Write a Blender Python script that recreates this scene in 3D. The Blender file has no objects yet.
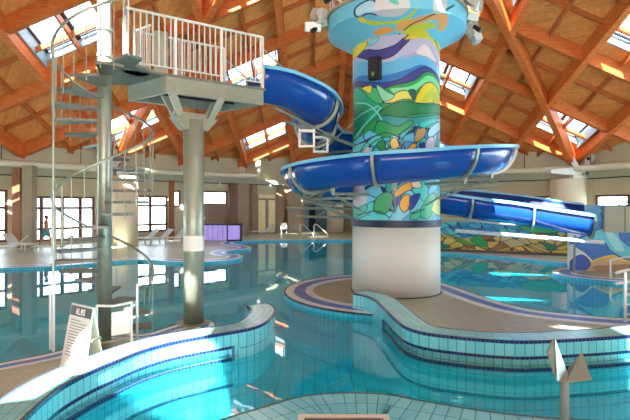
import bpy, bmesh, math, random
import numpy as np
from mathutils import Vector, Matrix
random.seed(7); np.random.seed(7)
SC = bpy.context.scene; COL = SC.collection; PI = math.pi
EYE = 2.35; FPX = 480.0
def sr(c): return tuple(((v/255)/12.92 if v/255 <= .04045 else ((v/255+.055)/1.055)**2.4) for v in c)
# ---------------------------------------------------------------- materials
def newmat(name):
    m = bpy.data.materials.new(name); m.use_nodes = True
    nt = m.node_tree; return m, nt, nt.nodes['Principled BSDF']
def plain(name, rgb, rough=.5, metal=0, noise=.12, scale=6, emit=0, bump=0, spec=.5):
    m, nt, b = newmat(name); c = sr(rgb)
    b.inputs['Roughness'].default_value = rough; b.inputs['Metallic'].default_value = metal
    b.inputs['Specular IOR Level'].default_value = spec
    tc = nt.nodes.new('ShaderNodeTexCoord'); n = nt.nodes.new('ShaderNodeTexNoise'); n.inputs['Scale'].default_value = scale
    n.inputs['Detail'].default_value = 5
    nt.links.new(tc.outputs['Object'], n.inputs['Vector'])
    r = nt.nodes.new('ShaderNodeValToRGB')
    r.color_ramp.elements[0].position = .3; r.color_ramp.elements[1].position = .7
    r.color_ramp.elements[0].color = (*[v*(1-noise) for v in c], 1); r.color_ramp.elements[1].color = (*[min(1, v*(1+noise)) for v in c], 1)
    nt.links.new(n.outputs['Fac'], r.inputs['Fac']); nt.links.new(r.outputs['Color'], b.inputs['Base Color'])
    if bump:
        bp = nt.nodes.new('ShaderNodeBump'); bp.inputs['Strength'].default_value = bump
        nt.links.new(n.outputs['Fac'], bp.inputs['Height']); nt.links.new(bp.outputs['Normal'], b.inputs['Normal'])
    if emit:
        b.inputs['Emission Color'].default_value = (*c, 1); b.inputs['Emission Strength'].default_value = emit
    return m
def tile(name, c1, c2, grout, w, h, mortar=.006, rough=.25, uv=False, offset=0., scale=1.):
    m, nt, b = newmat(name)
    tc = nt.nodes.new('ShaderNodeTexCoord'); br = nt.nodes.new('ShaderNodeTexBrick')
    br.offset = offset; br.squash = 1
    br.inputs['Color1'].default_value = (*sr(c1), 1); br.inputs['Color2'].default_value = (*sr(c2), 1); br.inputs['Mortar'].default_value = (*sr(grout), 1)
    br.inputs['Scale'].default_value = 1; br.inputs['Brick Width'].default_value = w; br.inputs['Row Height'].default_value = h
    br.inputs['Mortar Size'].default_value = mortar; br.inputs['Mortar Smooth'].default_value = .1
    nt.links.new(tc.outputs['UV' if uv else 'Object'], br.inputs['Vector'])
    nt.links.new(br.outputs['Color'], b.inputs['Base Color']); b.inputs['Roughness'].default_value = rough
    return m
def wood(name, c1, c2, sc=(1, 8, 8), rough=.55, planks=0, uv=False):
    m, nt, b = newmat(name)
    tc = nt.nodes.new('ShaderNodeTexCoord'); mp = nt.nodes.new('ShaderNodeMapping'); mp.inputs['Scale'].default_value = sc
    n = nt.nodes.new('ShaderNodeTexNoise'); n.inputs['Scale'].default_value = 2.2; n.inputs['Detail'].default_value = 6; n.inputs['Distortion'].default_value = .6
    r = nt.nodes.new('ShaderNodeValToRGB'); r.color_ramp.elements[0].position = .25; r.color_ramp.elements[1].position = .75
    r.color_ramp.elements[0].color = (*sr(c1), 1); r.color_ramp.elements[1].color = (*sr(c2), 1)
    L = nt.links.new
    L(tc.outputs['UV' if uv else 'Object'], mp.inputs['Vector']); L(mp.outputs['Vector'], n.inputs['Vector']); L(n.outputs['Fac'], r.inputs['Fac'])
    out = r.outputs['Color']
    if planks:
        br = nt.nodes.new('ShaderNodeTexBrick'); br.offset = .35
        br.inputs['Color1'].default_value = (1, 1, 1, 1); br.inputs['Color2'].default_value = (.82, .80, .78, 1); br.inputs['Mortar'].default_value = (.75, .7, .65, 1)
        br.inputs['Scale'].default_value = 1; br.inputs['Brick Width'].default_value = 1.9; br.inputs['Row Height'].default_value = planks; br.inputs['Mortar Size'].default_value = .006
        mx = nt.nodes.new('ShaderNodeMix'); mx.data_type = 'RGBA'; mx.blend_type = 'MULTIPLY'; mx.inputs['Factor'].default_value = 1
        m2 = nt.nodes.new('ShaderNodeMapping'); m2.inputs['Rotation'].default_value = (0, 0, PI/4)
        L(tc.outputs['UV' if uv else 'Object'], m2.inputs['Vector']); L(m2.outputs['Vector'], br.inputs['Vector'])
        L(out, mx.inputs[6]); L(br.outputs['Color'], mx.inputs[7]); out = mx.outputs[2]
    L(out, b.inputs['Base Color']); b.inputs['Roughness'].default_value = rough
    return m
def paint(name, rough=.45):
    m, nt, b = newmat(name); a = nt.nodes.new('ShaderNodeAttribute'); a.attribute_name = 'Col'
    nt.links.new(a.outputs['Color'], b.inputs['Base Color']); b.inputs['Roughness'].default_value = rough; return m
def glassy(name, tint, f0=.02, ripple=0, rscale=2., murk=None):
    m = bpy.data.materials.new(name); m.use_nodes = True; nt = m.node_tree; nt.nodes.clear(); N = nt.nodes.new; L = nt.links.new
    o = N('ShaderNodeOutputMaterial'); mx = N('ShaderNodeMixShader'); t = N('ShaderNodeBsdfTransparent'); g = N('ShaderNodeBsdfGlossy'); ge = N('ShaderNodeNewGeometry')
    t.inputs['Color'].default_value = (*tint, 1); g.inputs['Roughness'].default_value = 0; g.inputs['Color'].default_value = (1, 1, 1, 1)
    dt = N('ShaderNodeVectorMath'); dt.operation = 'DOT_PRODUCT'; L(ge.outputs['Incoming'], dt.inputs[0]); L(ge.outputs['Normal'], dt.inputs[1])
    def mth(op, a, b=None, c=None):
        n = N('ShaderNodeMath'); n.operation = op
        for i, v in enumerate((a, b, c)):
            if v is None: continue
            if isinstance(v, (int, float)): n.inputs[i].default_value = v
            else: L(v, n.inputs[i])
        return n.outputs[0]
    f = mth('MULTIPLY_ADD', mth('POWER', mth('SUBTRACT', 1, mth('ABSOLUTE', dt.outputs['Value'])), 5), 1-f0, f0)
    L(f, mx.inputs[0]); L(t.outputs[0], mx.inputs[1]); L(g.outputs[0], mx.inputs[2]); L(mx.outputs[0], o.inputs['Surface'])
    if murk:
        m2 = N('ShaderNodeMixShader'); df = N('ShaderNodeBsdfDiffuse'); df.inputs['Color'].default_value = (*sr(murk[1]), 1); m2.inputs[0].default_value = murk[0]
        L(t.outputs[0], m2.inputs[1]); L(df.outputs[0], m2.inputs[2]); L(m2.outputs[0], mx.inputs[1])
    if ripple:
        tc = N('ShaderNodeTexCoord'); n = N('ShaderNodeTexNoise'); n.inputs['Scale'].default_value = rscale; n.inputs['Detail'].default_value = 2
        b = N('ShaderNodeBump'); b.inputs['Strength'].default_value = ripple; b.inputs['Distance'].default_value = .02
        L(tc.outputs['Object'], n.inputs['Vector']); L(n.outputs['Fac'], b.inputs['Height']); L(b.outputs['Normal'], g.inputs['Normal']); L(b.outputs['Normal'], dt.inputs[1])
    return m
M = dict(
 deck=tile('brown_deck_tile', (184, 182, 158), (170, 168, 146), (144, 140, 122), .1, .1, .004, .35),
 basin=tile('turquoise_basin_tile', (100, 232, 252), (86, 220, 246), (24, 124, 166), .25, .125, .007, .3),
 basinw=tile('turquoise_basin_wall_tile', (80, 214, 240), (66, 200, 232), (34, 138, 172), .125, .6, .008, .3, uv=True),
 rim=tile('pale_aqua_wall_tile', (134, 234, 246), (118, 224, 238), (64, 158, 176), .125, .25, .006, .2, uv=True),
 rimtop=tile('pale_aqua_coping_tile', (150, 226, 236), (132, 216, 228), (90, 172, 186), .25, .125, .005, .2, uv=True),
 near=tile('aqua_near_deck_tile', (142, 224, 242), (124, 212, 234), (64, 142, 164), .125, .25, .005, .22, uv=True),
 navy=tile('navy_mosaic', (22, 38, 92), (34, 56, 118), (90, 120, 150), .06, .06, .004, .2, uv=True),
 white_m=tile('white_mosaic', (246, 250, 250), (236, 242, 244), (200, 208, 212), .05, .05, .003, .3, uv=True),
 blue_m=tile('blue_mosaic', (64, 124, 214), (48, 104, 200), (90, 130, 190), .05, .05, .003, .3, uv=True),
 dark_m=tile('dark_edge_mosaic', (66, 62, 62), (50, 48, 52), (90, 86, 84), .05, .05, .003, .4, uv=True),
 steel=plain('galvanised_steel', (160, 170, 158), .38, .55, .1, 9), steel2=plain('brushed_steel', (190, 194, 190), .28, .9, .06, 14),
 white_steel=plain('white_rail', (225, 228, 226), .3, .2, .03), tread=plain('dull_tread_plate', (118, 122, 114), .5, .35, .12, 20),
 pole=plain('column_paint', (156, 164, 148), .35, .25, .08, 2),
 cream=plain('cream_wall', (202, 196, 168), .7, 0, .04, 1), cream2=plain('cream_plaster_drum', (232, 224, 200), .6, 0, .03, 1.5),
 drum=plain('white_drum_paint', (228, 234, 226), .5, 0, .02, 1), taupe=plain('taupe_cladding', (150, 128, 108), .6, 0, .1, 3),
 conc=plain('concrete', (158, 146, 126), .7, 0, .1, 4, bump=.1), ductm=plain('pale_duct', (222, 222, 204), .5, .1, .04, 2),
 cornice=plain('grey_green_ledge', (176, 178, 158), .7, 0, .05, 1), dark=plain('dark_metal', (48, 44, 50), .5, .2, .1), black=plain('black_plastic', (18, 18, 20), .5),
 frame=plain('brown_frame', (112, 78, 70), .5, 0, .1), pillar=wood('timber_pillar', (120, 72, 44), (160, 104, 66), (6, 6, 1)),
 glulam=wood('glulam', (190, 88, 36), (228, 130, 60), (1.2, 1.2, 10)), purl=wood('purlin_wood', (170, 86, 42), (206, 118, 60), (2, 2, 9)),
 boards=wood('ceiling_boards', (228, 142, 74), (248, 176, 100), (1, 6, 6), .6, planks=.14),
 bluegrey=plain('blue_grey_reveal', (150, 168, 180), .5, 0, .1), slide=plain('royal_blue_fibreglass', (26, 74, 160), .16, 0, .08, 1.5),
 slide_in=plain('deep_blue_fibreglass', (18, 52, 122), .25, 0, .05, 1.5), lip=plain('sky_blue_lip', (110, 190, 226), .3, 0, .05),
 hub=plain('white_hub_steel', (210, 216, 214), .4, .2, .04), fabric=plain('white_sling_fabric', (212, 216, 214), .7, 0, .04),
 plastic=plain('white_plastic', (226, 228, 224), .4, 0, .03), paper=plain('poster_white', (232, 232, 224), .5, 0, .02), lettering=plain('grey_print', (120, 124, 122), .6),
 signdark=plain('dark_sign_header', (62, 56, 54), .5), letter=plain('white_letter', (240, 240, 236), .5), violet=plain('violet_lit_glass_block', (176, 160, 240), .2, 0, .15, 2, emit=.35),
 curtain=plain('pale_yellow_curtain', (246, 238, 190), .8, 0, .08, 3), teal=plain('teal_shorts', (60, 176, 190), .8), skin=plain('skin', (205, 140, 112), .5, 0, .05), hair=plain('brown_hair', (60, 40, 28), .8),
 leaf=plain('leaf_green', (110, 150, 50), .7, 0, .35, 8), gravel=plain('machine_grey', (178, 170, 158), .7, .1, .25, 12, bump=.3), red=plain('red_detail', (214, 60, 40), .5),
 orange=plain('orange_detail', (226, 130, 50), .5), jetm=plain('jet_steel', (120, 130, 122), .6, .1, .1, 6), bluebox=plain('blue_grey_panel', (120, 168, 190), .5, 0, .1), darkblue=plain('dark_blue_door', (30, 44, 70), .5), grate=plain('grate_dark', (96, 100, 104), .4, .5, .2, 30),
 mural=paint('mural_paint', .4), outside=plain('pale_terrace', (220, 214, 200), .8, 0, .05, 1),
 water=glassy('pool_water_surface', (.42, .94, 1.), .02, .05, 2.2, (.32, (30, 226, 250))), glass=glassy('window_glass', (.97, .99, .99), .03))
# ---------------------------------------------------------------- mesh helpers
def tag(o, label=None, cat=None, group=None, kind=None):
    if label: o['label'] = label
    if cat: o['category'] = cat
    if group: o['group'] = group
    if kind: o['kind'] = kind
    return o
def empty(name, loc, label, cat, group=None, rz=0):
    o = bpy.data.objects.new(name, None); COL.objects.link(o); o.location = loc; o.rotation_euler = (0, 0, rz); o.empty_display_size = .1
    return tag(o, label, cat, group)
def link(name, bm, mat, parent=None, smooth=False, local=False):
    me = bpy.data.meshes.new(name); bmesh.ops.recalc_face_normals(bm, faces=bm.faces[:]) if not local == 'keep' else None
    bm.to_mesh(me); bm.free()
    for m in (mat if isinstance(mat, (list, tuple)) else [mat]): me.materials.append(m)
    if smooth:
        for p in me.polygons: p.use_smooth = True
    o = bpy.data.objects.new(name, me); COL.objects.link(o)
    if parent is not None:
        o.parent = parent
        if local is not True:      # mesh was written in world coordinates
            r = parent
            mw = Matrix.Identity(4); chain = []
            while r: chain.append(r.matrix_basis.copy() if r.type == 'EMPTY' or r.parent is None else r.matrix_local.copy()); r = r.parent
            for c in reversed(chain): mw = mw @ c
            me.transform(mw.inverted())
    return o
def box(bm, a, b, mi=0):
    x0, y0, z0 = a; x1, y1, z1 = b
    v = [bm.verts.new(p) for p in ((x0, y0, z0), (x1, y0, z0), (x1, y1, z0), (x0, y1, z0), (x0, y0, z1), (x1, y0, z1), (x1, y1, z1), (x0, y1, z1))]
    for q in ((0, 3, 2, 1), (4, 5, 6, 7), (0, 1, 5, 4), (1, 2, 6, 5), (2, 3, 7, 6), (3, 0, 4, 7)): bm.faces.new([v[i] for i in q]).material_index = mi
    return v
def hexa(bm, lo, hi):   # lower loop, upper loop
    n = len(lo); a = [bm.verts.new(p) for p in lo]; b = [bm.verts.new(p) for p in hi]
    bm.faces.new(a[::-1]); bm.faces.new(b)
    for i in range(n): bm.faces.new([a[i], a[(i+1) % n], b[(i+1) % n], b[i]])
def slab(bm, P, Q, w, z0a, z1a, z0b=None, z1b=None, ext=0):  # upright bar from P to Q (plan), width w, z0..z1 at each end
    z0b = z0a if z0b is None else z0b; z1b = z1a if z1b is None else z1b
    P = Vector((P[0], P[1])); Q = Vector((Q[0], Q[1])); d = (Q-P).normalized(); n = Vector((-d.y, d.x))*w/2; P = P-d*ext; Q = Q+d*ext
    hexa(bm, [(*(P-n), z0a), (*(Q-n), z0b), (*(Q+n), z0b), (*(P+n), z0a)], [(*(P-n), z1a), (*(Q-n), z1b), (*(Q+n), z1b), (*(P+n), z1a)])
def tube(bm, pts, r, seg=8, cap=True, closed=False):
    pts = [Vector(p) for p in pts]; n = len(pts); rings = []; prev = None
    for i, p in enumerate(pts):
        if closed: t = pts[(i+1) % n]-pts[i-1]
        else: t = pts[min(i+1, n-1)]-pts[max(i-1, 0)]
        t = t.normalized() if t.length > 1e-9 else Vector((0, 0, 1))
        if prev is None: a = Vector((0, 0, 1)) if abs(t.z) < .9 else Vector((1, 0, 0)); u = t.cross(a).normalized()
        else: u = (prev-t*prev.dot(t)).normalized()
        prev = u; w = t.cross(u); rr = r[i] if isinstance(r, (list, tuple)) else r
        rings.append([bm.verts.new(p+(u*math.cos(2*PI*k/seg)+w*math.sin(2*PI*k/seg))*rr) for k in range(seg)])
    for i in range(n if closed else n-1):
        A, B = rings[i], rings[(i+1) % n]
        for k in range(seg): bm.faces.new([A[k], A[(k+1) % seg], B[(k+1) % seg], B[k]])
    if cap and not closed: bm.faces.new(rings[0][::-1]); bm.faces.new(rings[-1])
def lathe(bm, c, prof, seg=48, a0=0, a1=2*PI):
    full = abs(a1-a0-2*PI) < 1e-6; n = seg if full else seg+1; rings = []
    for r, z in prof: rings.append([bm.verts.new((c[0]+r*math.cos(a0+(a1-a0)*k/seg), c[1]+r*math.sin(a0+(a1-a0)*k/seg), z)) for k in range(n)])
    for A, B in zip(rings, rings[1:]):
        for k in range(n if full else n-1): bm.faces.new([A[k], A[(k+1) % n], B[(k+1) % n], B[k]])
    if full:
        if prof[0][0] > 1e-4: bm.faces.new(rings[0][::-1])
        if prof[-1][0] > 1e-4: bm.faces.new(rings[-1])
def cr(pts, n=8, closed=False):   # Catmull-Rom
    P = [np.array(p, float) for p in pts]; m = len(P); out = []
    rng = range(m) if closed else range(m-1)
    for i in rng:
        if closed: p0, p1, p2, p3 = P[(i-1) % m], P[i], P[(i+1) % m], P[(i+2) % m]
        else: p1, p2 = P[i], P[i+1]; p0 = P[i-1] if i else 2*p1-p2; p3 = P[i+2] if i+2 < m else 2*p2-p1
        for k in range(n):
            t = k/n; out.append(.5*((2*p1)+(-p0+p2)*t+(2*p0-5*p1+4*p2-p3)*t*t+(-p0+3*p1-3*p2+p3)*t**3))
    if not closed: out.append(P[-1])
    return out
def resample(pts, step):
    P = [np.array(p, float) for p in pts]; s = [0]
    for a, b in zip(P, P[1:]): s.append(s[-1]+np.linalg.norm(b-a))
    n = max(2, int(s[-1]/step)+1); A = np.array(P); ss = np.linspace(0, s[-1], n)
    return [np.array([np.interp(q, s, A[:, k]) for k in range(A.shape[1])]) for q in ss]
def normals2(path):
    out = []
    for i in range(len(path)):
        t = path[min(i+1, len(path)-1)]-path[max(i-1, 0)]; t = t/np.linalg.norm(t[:2]); out.append(np.array([-t[1], t[0]]))
    return out
def sweep(bm, path, prof, mats=None, s0=0, capends=True, close=False):
    """path: 2-D points; prof(i, s) -> list of (offset to the left, z). UV = (arc length, profile length)."""
    uvl = bm.loops.layers.uv.verify(); N = normals2(path); s = s0; rows = []; S = []
    for i, p in enumerate(path):
        if i: s += np.linalg.norm(path[i][:2]-path[i-1][:2])
        pr = prof(i, s) if callable(prof) else prof
        rows.append(([bm.verts.new((p[0]+N[i][0]*o, p[1]+N[i][1]*o, z)) for o, z in pr], pr)); S.append(s)
    for i in range(len(path)-1):
        A, pa = rows[i]; B, pb = rows[i+1]; m = len(A); v = 0
        for k in range(m if close else m-1):
            k2 = (k+1) % m; dv = math.hypot(pa[k2][0]-pa[k][0], pa[k2][1]-pa[k][1])
            f = bm.faces.new([A[k], B[k], B[k2], A[k2]])
            for l, uv in zip(f.loops, ((S[i], v), (S[i+1], v), (S[i+1], v+dv), (S[i], v+dv))): l[uvl].uv = uv
            if mats: f.material_index = mats[k]
            v += dv
    if capends:
        for r, rev in ((rows[0][0], 1), (rows[-1][0], 0)):
            try:
                f = bm.faces.new(r if not rev else r[::-1])
                for l in f.loops: c = l.vert.co; l[uvl].uv = (c.x+c.y, c.z)
            except ValueError: pass
    return S
def ribbon(name, path, o0, o1, z0, z1, mat, parent):
    bm = bmesh.new(); sweep(bm, path, [(o0, z0), (o0, z1), (o1, z1), (o1, z0)], close=True); return link(name, bm, mat, parent)
def prism(bm, poly, z0, z1):
    a = [bm.verts.new((*p[:2], z0)) for p in poly]; b = [bm.verts.new((*p[:2], z1)) for p in poly]; n = len(poly)
    bm.faces.new(b); bm.faces.new(a[::-1]); uvl = bm.loops.layers.uv.verify(); s = 0
    for i in range(n):
        j = (i+1) % n; f = bm.faces.new([a[i], a[j], b[j], b[i]]); d = (a[j].co-a[i].co).length
        for l, uv in zip(f.loops, ((s, z0), (s+d, z0), (s+d, z1), (s, z1))): l[uvl].uv = uv
        f.material_index = 1; s += d
def copy_tree(o, parent=None):
    c = o.copy(); COL.objects.link(c)
    if parent is not None: c.parent = parent
    for ch in list(o.children): copy_tree(ch, c)
    return c
def gp(px, py, z=0.):   # ground-plane surveying: where a sight line meets height z
    Y = FPX*(EYE-z)/(py-205.); return np.array([(px-315)/FPX*Y, Y])
# ---------------------------------------------------------------- camera and light
cam = bpy.data.cameras.new('camera'); co = bpy.data.objects.new('camera', cam); COL.objects.link(co); co.location = (0, 0, EYE); co.rotation_euler = (PI/2, 0, 0)
cam.sensor_width = 36; cam.lens = FPX/630*36; cam.shift_y = -5/630; cam.clip_end = 300; SC.camera = co
vs = SC.view_settings; vs.view_transform = 'Standard'; vs.look = 'None'; vs.gamma = 1; vs.exposure = .48; vs.use_curve_mapping = False
w = bpy.data.worlds.new('sky'); SC.world = w; w.use_nodes = True
wb = w.node_tree.nodes['Background']; wb.inputs['Color'].default_value = (.72, .87, 1, 1); wb.inputs['Strength'].default_value = 6.5
SUND = Vector((.16, .70, -.70)).normalized()
sl = bpy.data.lights.new('sun', 'SUN'); sl.energy = 34; sl.angle = .009; sl.color = (1, .96, .88); so = bpy.data.objects.new('sun', sl); COL.objects.link(so)
so.rotation_euler = SUND.to_track_quat('-Z', 'Y').to_euler(); so.location = (-8, -8, 20)
# ---------------------------------------------------------------- building shell
HXR, HXL, HY, SX, SXL, SY, HIP = 16.68, -12.9, 30.8, .435, .425, .385, 1.81
APY = 16.3
def roofz(x, y):
    yy = y if y > APY else 2*APY-y
    return EYE+(2.88+SX*(HXR-x) if x > HIP else 3.1+SXL*(x-HXL))+SY*(HY-yy)+.45
W = [(-24, 18.6), (-17.3, 26.2), (-13.5, 30.6), (-6.05, 38), (HIP, 44.6), (9.1, 36.9), (14.3, 32.7), (17.5, 30.2), (18.3, 27.8), (23, 22)]
def wallpt(px, off=0):
    a = (px-315)/FPX
    for P, Q in zip(W, W[1:]):
        dx, dy = Q[0]-P[0], Q[1]-P[1]; den = dx-a*dy
        if abs(den) < 1e-6: continue
        t = (a*P[1]-P[0])/den
        if -1e-6 <= t <= 1.000001:
            d = Vector((dx, dy)).normalized(); n = Vector((-d.y, d.x)); return Vector((P[0]+dx*t, P[1]+dy*t))+n*off, d
    raise ValueError(px)
# openings: (px0, px1, z0, z1)
OPEN = [(-45, 8, .3, 3.2), (33, 95, .22, 2.87), (133, 168, .5, 3.0), (173.5, 181, 2.2, 3.4), (203, 228, 2.32, 3.42), (515, 556, 2.42, 2.95), (594.5, 650, 2.08, 2.98)]
seams = {}
def wall_run(name, idx):
    bm = bmesh.new()
    for P, Q in [(W[i], W[i+1]) for i in idx]:
        P, Q = Vector(P), Vector(Q); L = (Q-P).length; d = (Q-P)/L; cuts = []
        for o in OPEN:
            ts = []
            for px in (o[0], o[1]):
                a = (px-315)/FPX; den = d.x-a*d.y; t = (a*P.y-P.x)/den if abs(den) > 1e-6 else -99
                ts.append(t)
            pa, pb = (P.x/P.y)*FPX+315, (Q.x/Q.y)*FPX+315
            lo, hi = max(o[0], pa), min(o[1], pb)
            if hi-lo < .5: continue
            t0 = 0 if lo == pa else ts[0]; t1 = L if hi == pb else ts[1]
            cuts.append((t0, t1, o[2], o[3]))
        cuts.sort(); t = 0
        def piece(t0, t1, z0, z1):
            if t1-t0 < 1e-3: return
            A, B = P+d*t0, P+d*t1
            za = roofz(*A)+.1 if z1 is None else z1; zb = roofz(*B)+.1 if z1 is None else z1
            n = Vector((-d.y, d.x))*.3
            hexa(bm, [(*A, z0), (*B, z0), (*(B+n), z0), (*(A+n), z0)], [(*A, za), (*B, zb), (*(B+n), zb), (*(A+n), za)])
        for c in cuts:
            piece(t, c[0], -.2, None); piece(c[0], c[1], -.2, c[2]); piece(c[0], c[1], c[3], None); t = c[1]
        piece(t, L, -.2, None)
    return tag(link(name, bm, M['cream']), kind='structure')
wall_run('wall_left', [0, 1, 2]); wall_run('wall_back', [3, 4, 5]); wall_run('wall_right', [6, 7, 8])
WIN_MULL = [(), (42, 63, 81), (151,), (), (), (536,), (628,)]; WIN_TR = [(.95, 2.2), (.95, 2.17), (1.0, 2.3), (), (), (), ()]
for k, o in enumerate(OPEN):
    A, d = wallpt(o[0]+.01); B, _ = wallpt(o[1]-.01)
    d = (B-A).normalized(); n = Vector((-d.y, d.x)); wn = tag(bpy.data.objects.new('window_%d' % (k+1), None), kind='structure'); COL.objects.link(wn)
    wn.location = (*((A+B)/2), o[2]); c = n*.12; L = (B-A).length
    bm = bmesh.new(); t = .14
    def bar(t0, t1, z0, z1, dep=.1):
        a, b = A+d*t0+c, A+d*t1+c; q = n*dep/2
        hexa(bm, [(*(a-q), z0), (*(b-q), z0), (*(b+q), z0), (*(a+q), z0)], [(*(a-q), z1), (*(b-q), z1), (*(b+q), z1), (*(a+q), z1)])
    bar(0, L, o[2], o[2]+t); bar(0, L, o[3]-t, o[3]); bar(0, t, o[2]+t, o[3]-t); bar(L-t, L, o[2]+t, o[3]-t)
    link('window_frame', bm, M['frame'], wn); bm = bmesh.new()
    for px in WIN_MULL[k]:
        a = (px-315)/FPX; tt = (a*A.y-A.x)/(d.x-a*d.y); bar(tt-.1, tt+.1, o[2]+t, o[3]-t, .09)
    for z in WIN_TR[k]: bar(t, L-t, z-.075, z+.075, .07)
    if WIN_MULL[k] or WIN_TR[k]: link('mullion', bm, M['frame'], wn)
    else: bm.free()
    bm = bmesh.new(); bar(t, L-t, o[2]+t, o[3]-t, .02); link('window_pane', bm, M['glass'], wn)
# terrace outside
bm = bmesh.new(); 
for P, Q in zip(W, W[1:]):
    P, Q = Vector(P), Vector(Q); n_ = Vector((-(Q-P).normalized().y, (Q-P).normalized().x)); up = Vector((0, 1))
    a, b = P+n_*.32, Q+n_*.32; c_ = [(*a, -.2), (*b, -.2), (b.x*2.6, b.y*2.6, -.2), (a.x*2.6, a.y*2.6, -.2)]; hexa(bm, c_, [(x, y, -.04) for x, y, z in c_])
tag(link('floor_terrace', bm, M['outside']), kind='structure')
bm = bmesh.new(); box(bm, (-60, -30, -1.7), (60, 46, -1.52)); tag(link('floor', bm, M['outside']), kind='structure')
# ---- ceiling: two visible lattice planes, plain planes behind the camera with unseen openings cut to shape sun patches
def inside(x, y):
    for P, Q in zip(W, W[1:]):
        d = (Q[0]-P[0], Q[1]-P[1])
        if min(P[0], Q[0])-1e-6 <= x <= max(P[0], Q[0])+1e-6:
            yw = P[1]+d[1]*(x-P[0])/d[0]
            return y < yw+.25
    return False
stepY = 3.63; KL = (HIP-HXL)/4; KR = 3.49
ceil = bpy.data.objects.new('ceiling', None); COL.objects.link(ceil); tag(ceil, kind='structure')
bm = bmesh.new(); uvl = bm.loops.layers.uv.verify(); TH = .12
def deckquad(bm, x0, x1, y0, y1):
    c = [(x0, y0), (x1, y0), (x1, y1), (x0, y1)]
    zz = [rz(*p) for p in c]
    lo = [(*p, z) for p, z in zip(c, zz)]; hi = [(*p, z+TH) for p, z in zip(c, zz)]
    a = [bm.verts.new(p) for p in lo]; b = [bm.verts.new(p) for p in hi]
    fs = [bm.faces.new(a[::-1]), bm.faces.new(b)]+[bm.faces.new([a[i], a[(i+1) % 4], b[(i+1) % 4], b[i]]) for i in range(4)]
    for f in fs:
        for l in f.loops: l[uvl].uv = (l.vert.co.x, l.vert.co.y*1.1)
xs_left = [HXL+KL*k for k in range(-4, 5)]; xs_right = [HXR-KR*j for j in range(-2, 5)]+[HIP]
xs_right = sorted(xs_right); ys = [HY-stepY*i for i in range(-4, 4)]+[APY]
sky_left = {(2, 0), (0, 0), (0, 2), (-2, 2), (2, 2), (2, -2)}; sky_right = {(0, 0), (2, 0), (0, 2), (2, 2), (-2, 2), (-2, 4)}
skl = []
for side in (0, 1):
    for ii in range(len(ys)-1):
        i = ii-4; yb, ya = ys[ii], ys[ii+1]
        cols = xs_left if side == 0 else xs_right
        for k in range(len(cols)-1):
            x0, x1 = cols[k], cols[k+1]
            if side == 0: key = (i, k-4); S = sky_left; rz = lambda x, y: EYE+3.1+SXL*(x-HXL)+SY*(HY-y)+.45
            else: key = (i, round((HXR-x1)/KR)); S = sky_right; rz = lambda x, y: EYE+2.88+SX*(HXR-x)+SY*(HY-y)+.45
            if not any(inside(xx, yy-1.2) for xx in (x0, x1) for yy in (yb, ya)): continue
            if key in S and x1-x0 > 2:
                a, b = x0+.2, x1-.3; c, e = yb-(yb-ya)*.92, yb-(yb-ya)*.24
                deckquad(bm, x0, a, ya, yb); deckquad(bm, b, x1, ya, yb); deckquad(bm, a, b, ya, c); deckquad(bm, a, b, e, yb)
                skl.append((a, b, c, e, rz(a, c), rz(b, c), rz(b, e), rz(a, e)))
            else:
                for u_ in range(6):
                    for v_ in range(6):
                        p0, p1, q0, q1 = x0+(x1-x0)*u_/6, x0+(x1-x0)*(u_+1)/6, ya+(yb-ya)*v_/6, ya+(yb-ya)*(v_+1)/6
                        if inside((p0+p1)/2, (q0+q1)/2-.75): deckquad(bm, p0, p1, q0, q1)
link('ceiling_boards', bm, M['boards'], ceil)
def rbeam(P, Q, w, d, name='roof_beam', mat='glulam', drop=0):
    bm = bmesh.new(); uvl = bm.loops.layers.uv.verify()
    slab(bm, P, Q, w, rz(*P)-d-drop, rz(*P)-drop, rz(*Q)-d-drop, rz(*Q)-drop); bm.loops.layers.uv.verify()
    return link(name, bm, M[mat], ceil)
def clip(P, Q, n=160):
    pts = [(P[0]+(Q[0]-P[0])*t/n, P[1]+(Q[1]-P[1])*t/n) for t in range(n+1)]; ins = [p for p in pts if inside(*p)]
    return (ins[0], ins[-1]) if len(ins) > 6 else None
for side in (0, 1):
    rz = (lambda x, y: EYE+3.1+SXL*(x-HXL)+SY*(HY-y)+.45) if side == 0 else (lambda x, y: EYE+2.88+SX*(HXR-x)+SY*(HY-y)+.45)
    cols = xs_left if side == 0 else xs_right
    xa, xb = cols[0], cols[-1]
    for k, x in enumerate(cols):
        if side and k == 0: continue
        c = clip((x, ys[0]), (x, APY))
        if c: rbeam(*c, .36, .78)
        if k < len(cols)-1 and cols[k+1]-x > 2:
            xm = (x+cols[k+1])/2; c = clip((xm, ys[0]), (xm, APY))
            if c: rbeam(*c, .12, .3, 'purlin', 'purl')
    for k, y in enumerate(ys[:-1]):
        c = clip((xa, y), (xb, y))
        if c: rbeam(*c, .32, .7)
        ym = (y+ys[k+1])/2 if k < len(ys)-2 else y-1.8; c = clip((xa, ym), (xb, ym))
        if c: rbeam(*c, .1, .26, 'purlin', 'purl')
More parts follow.
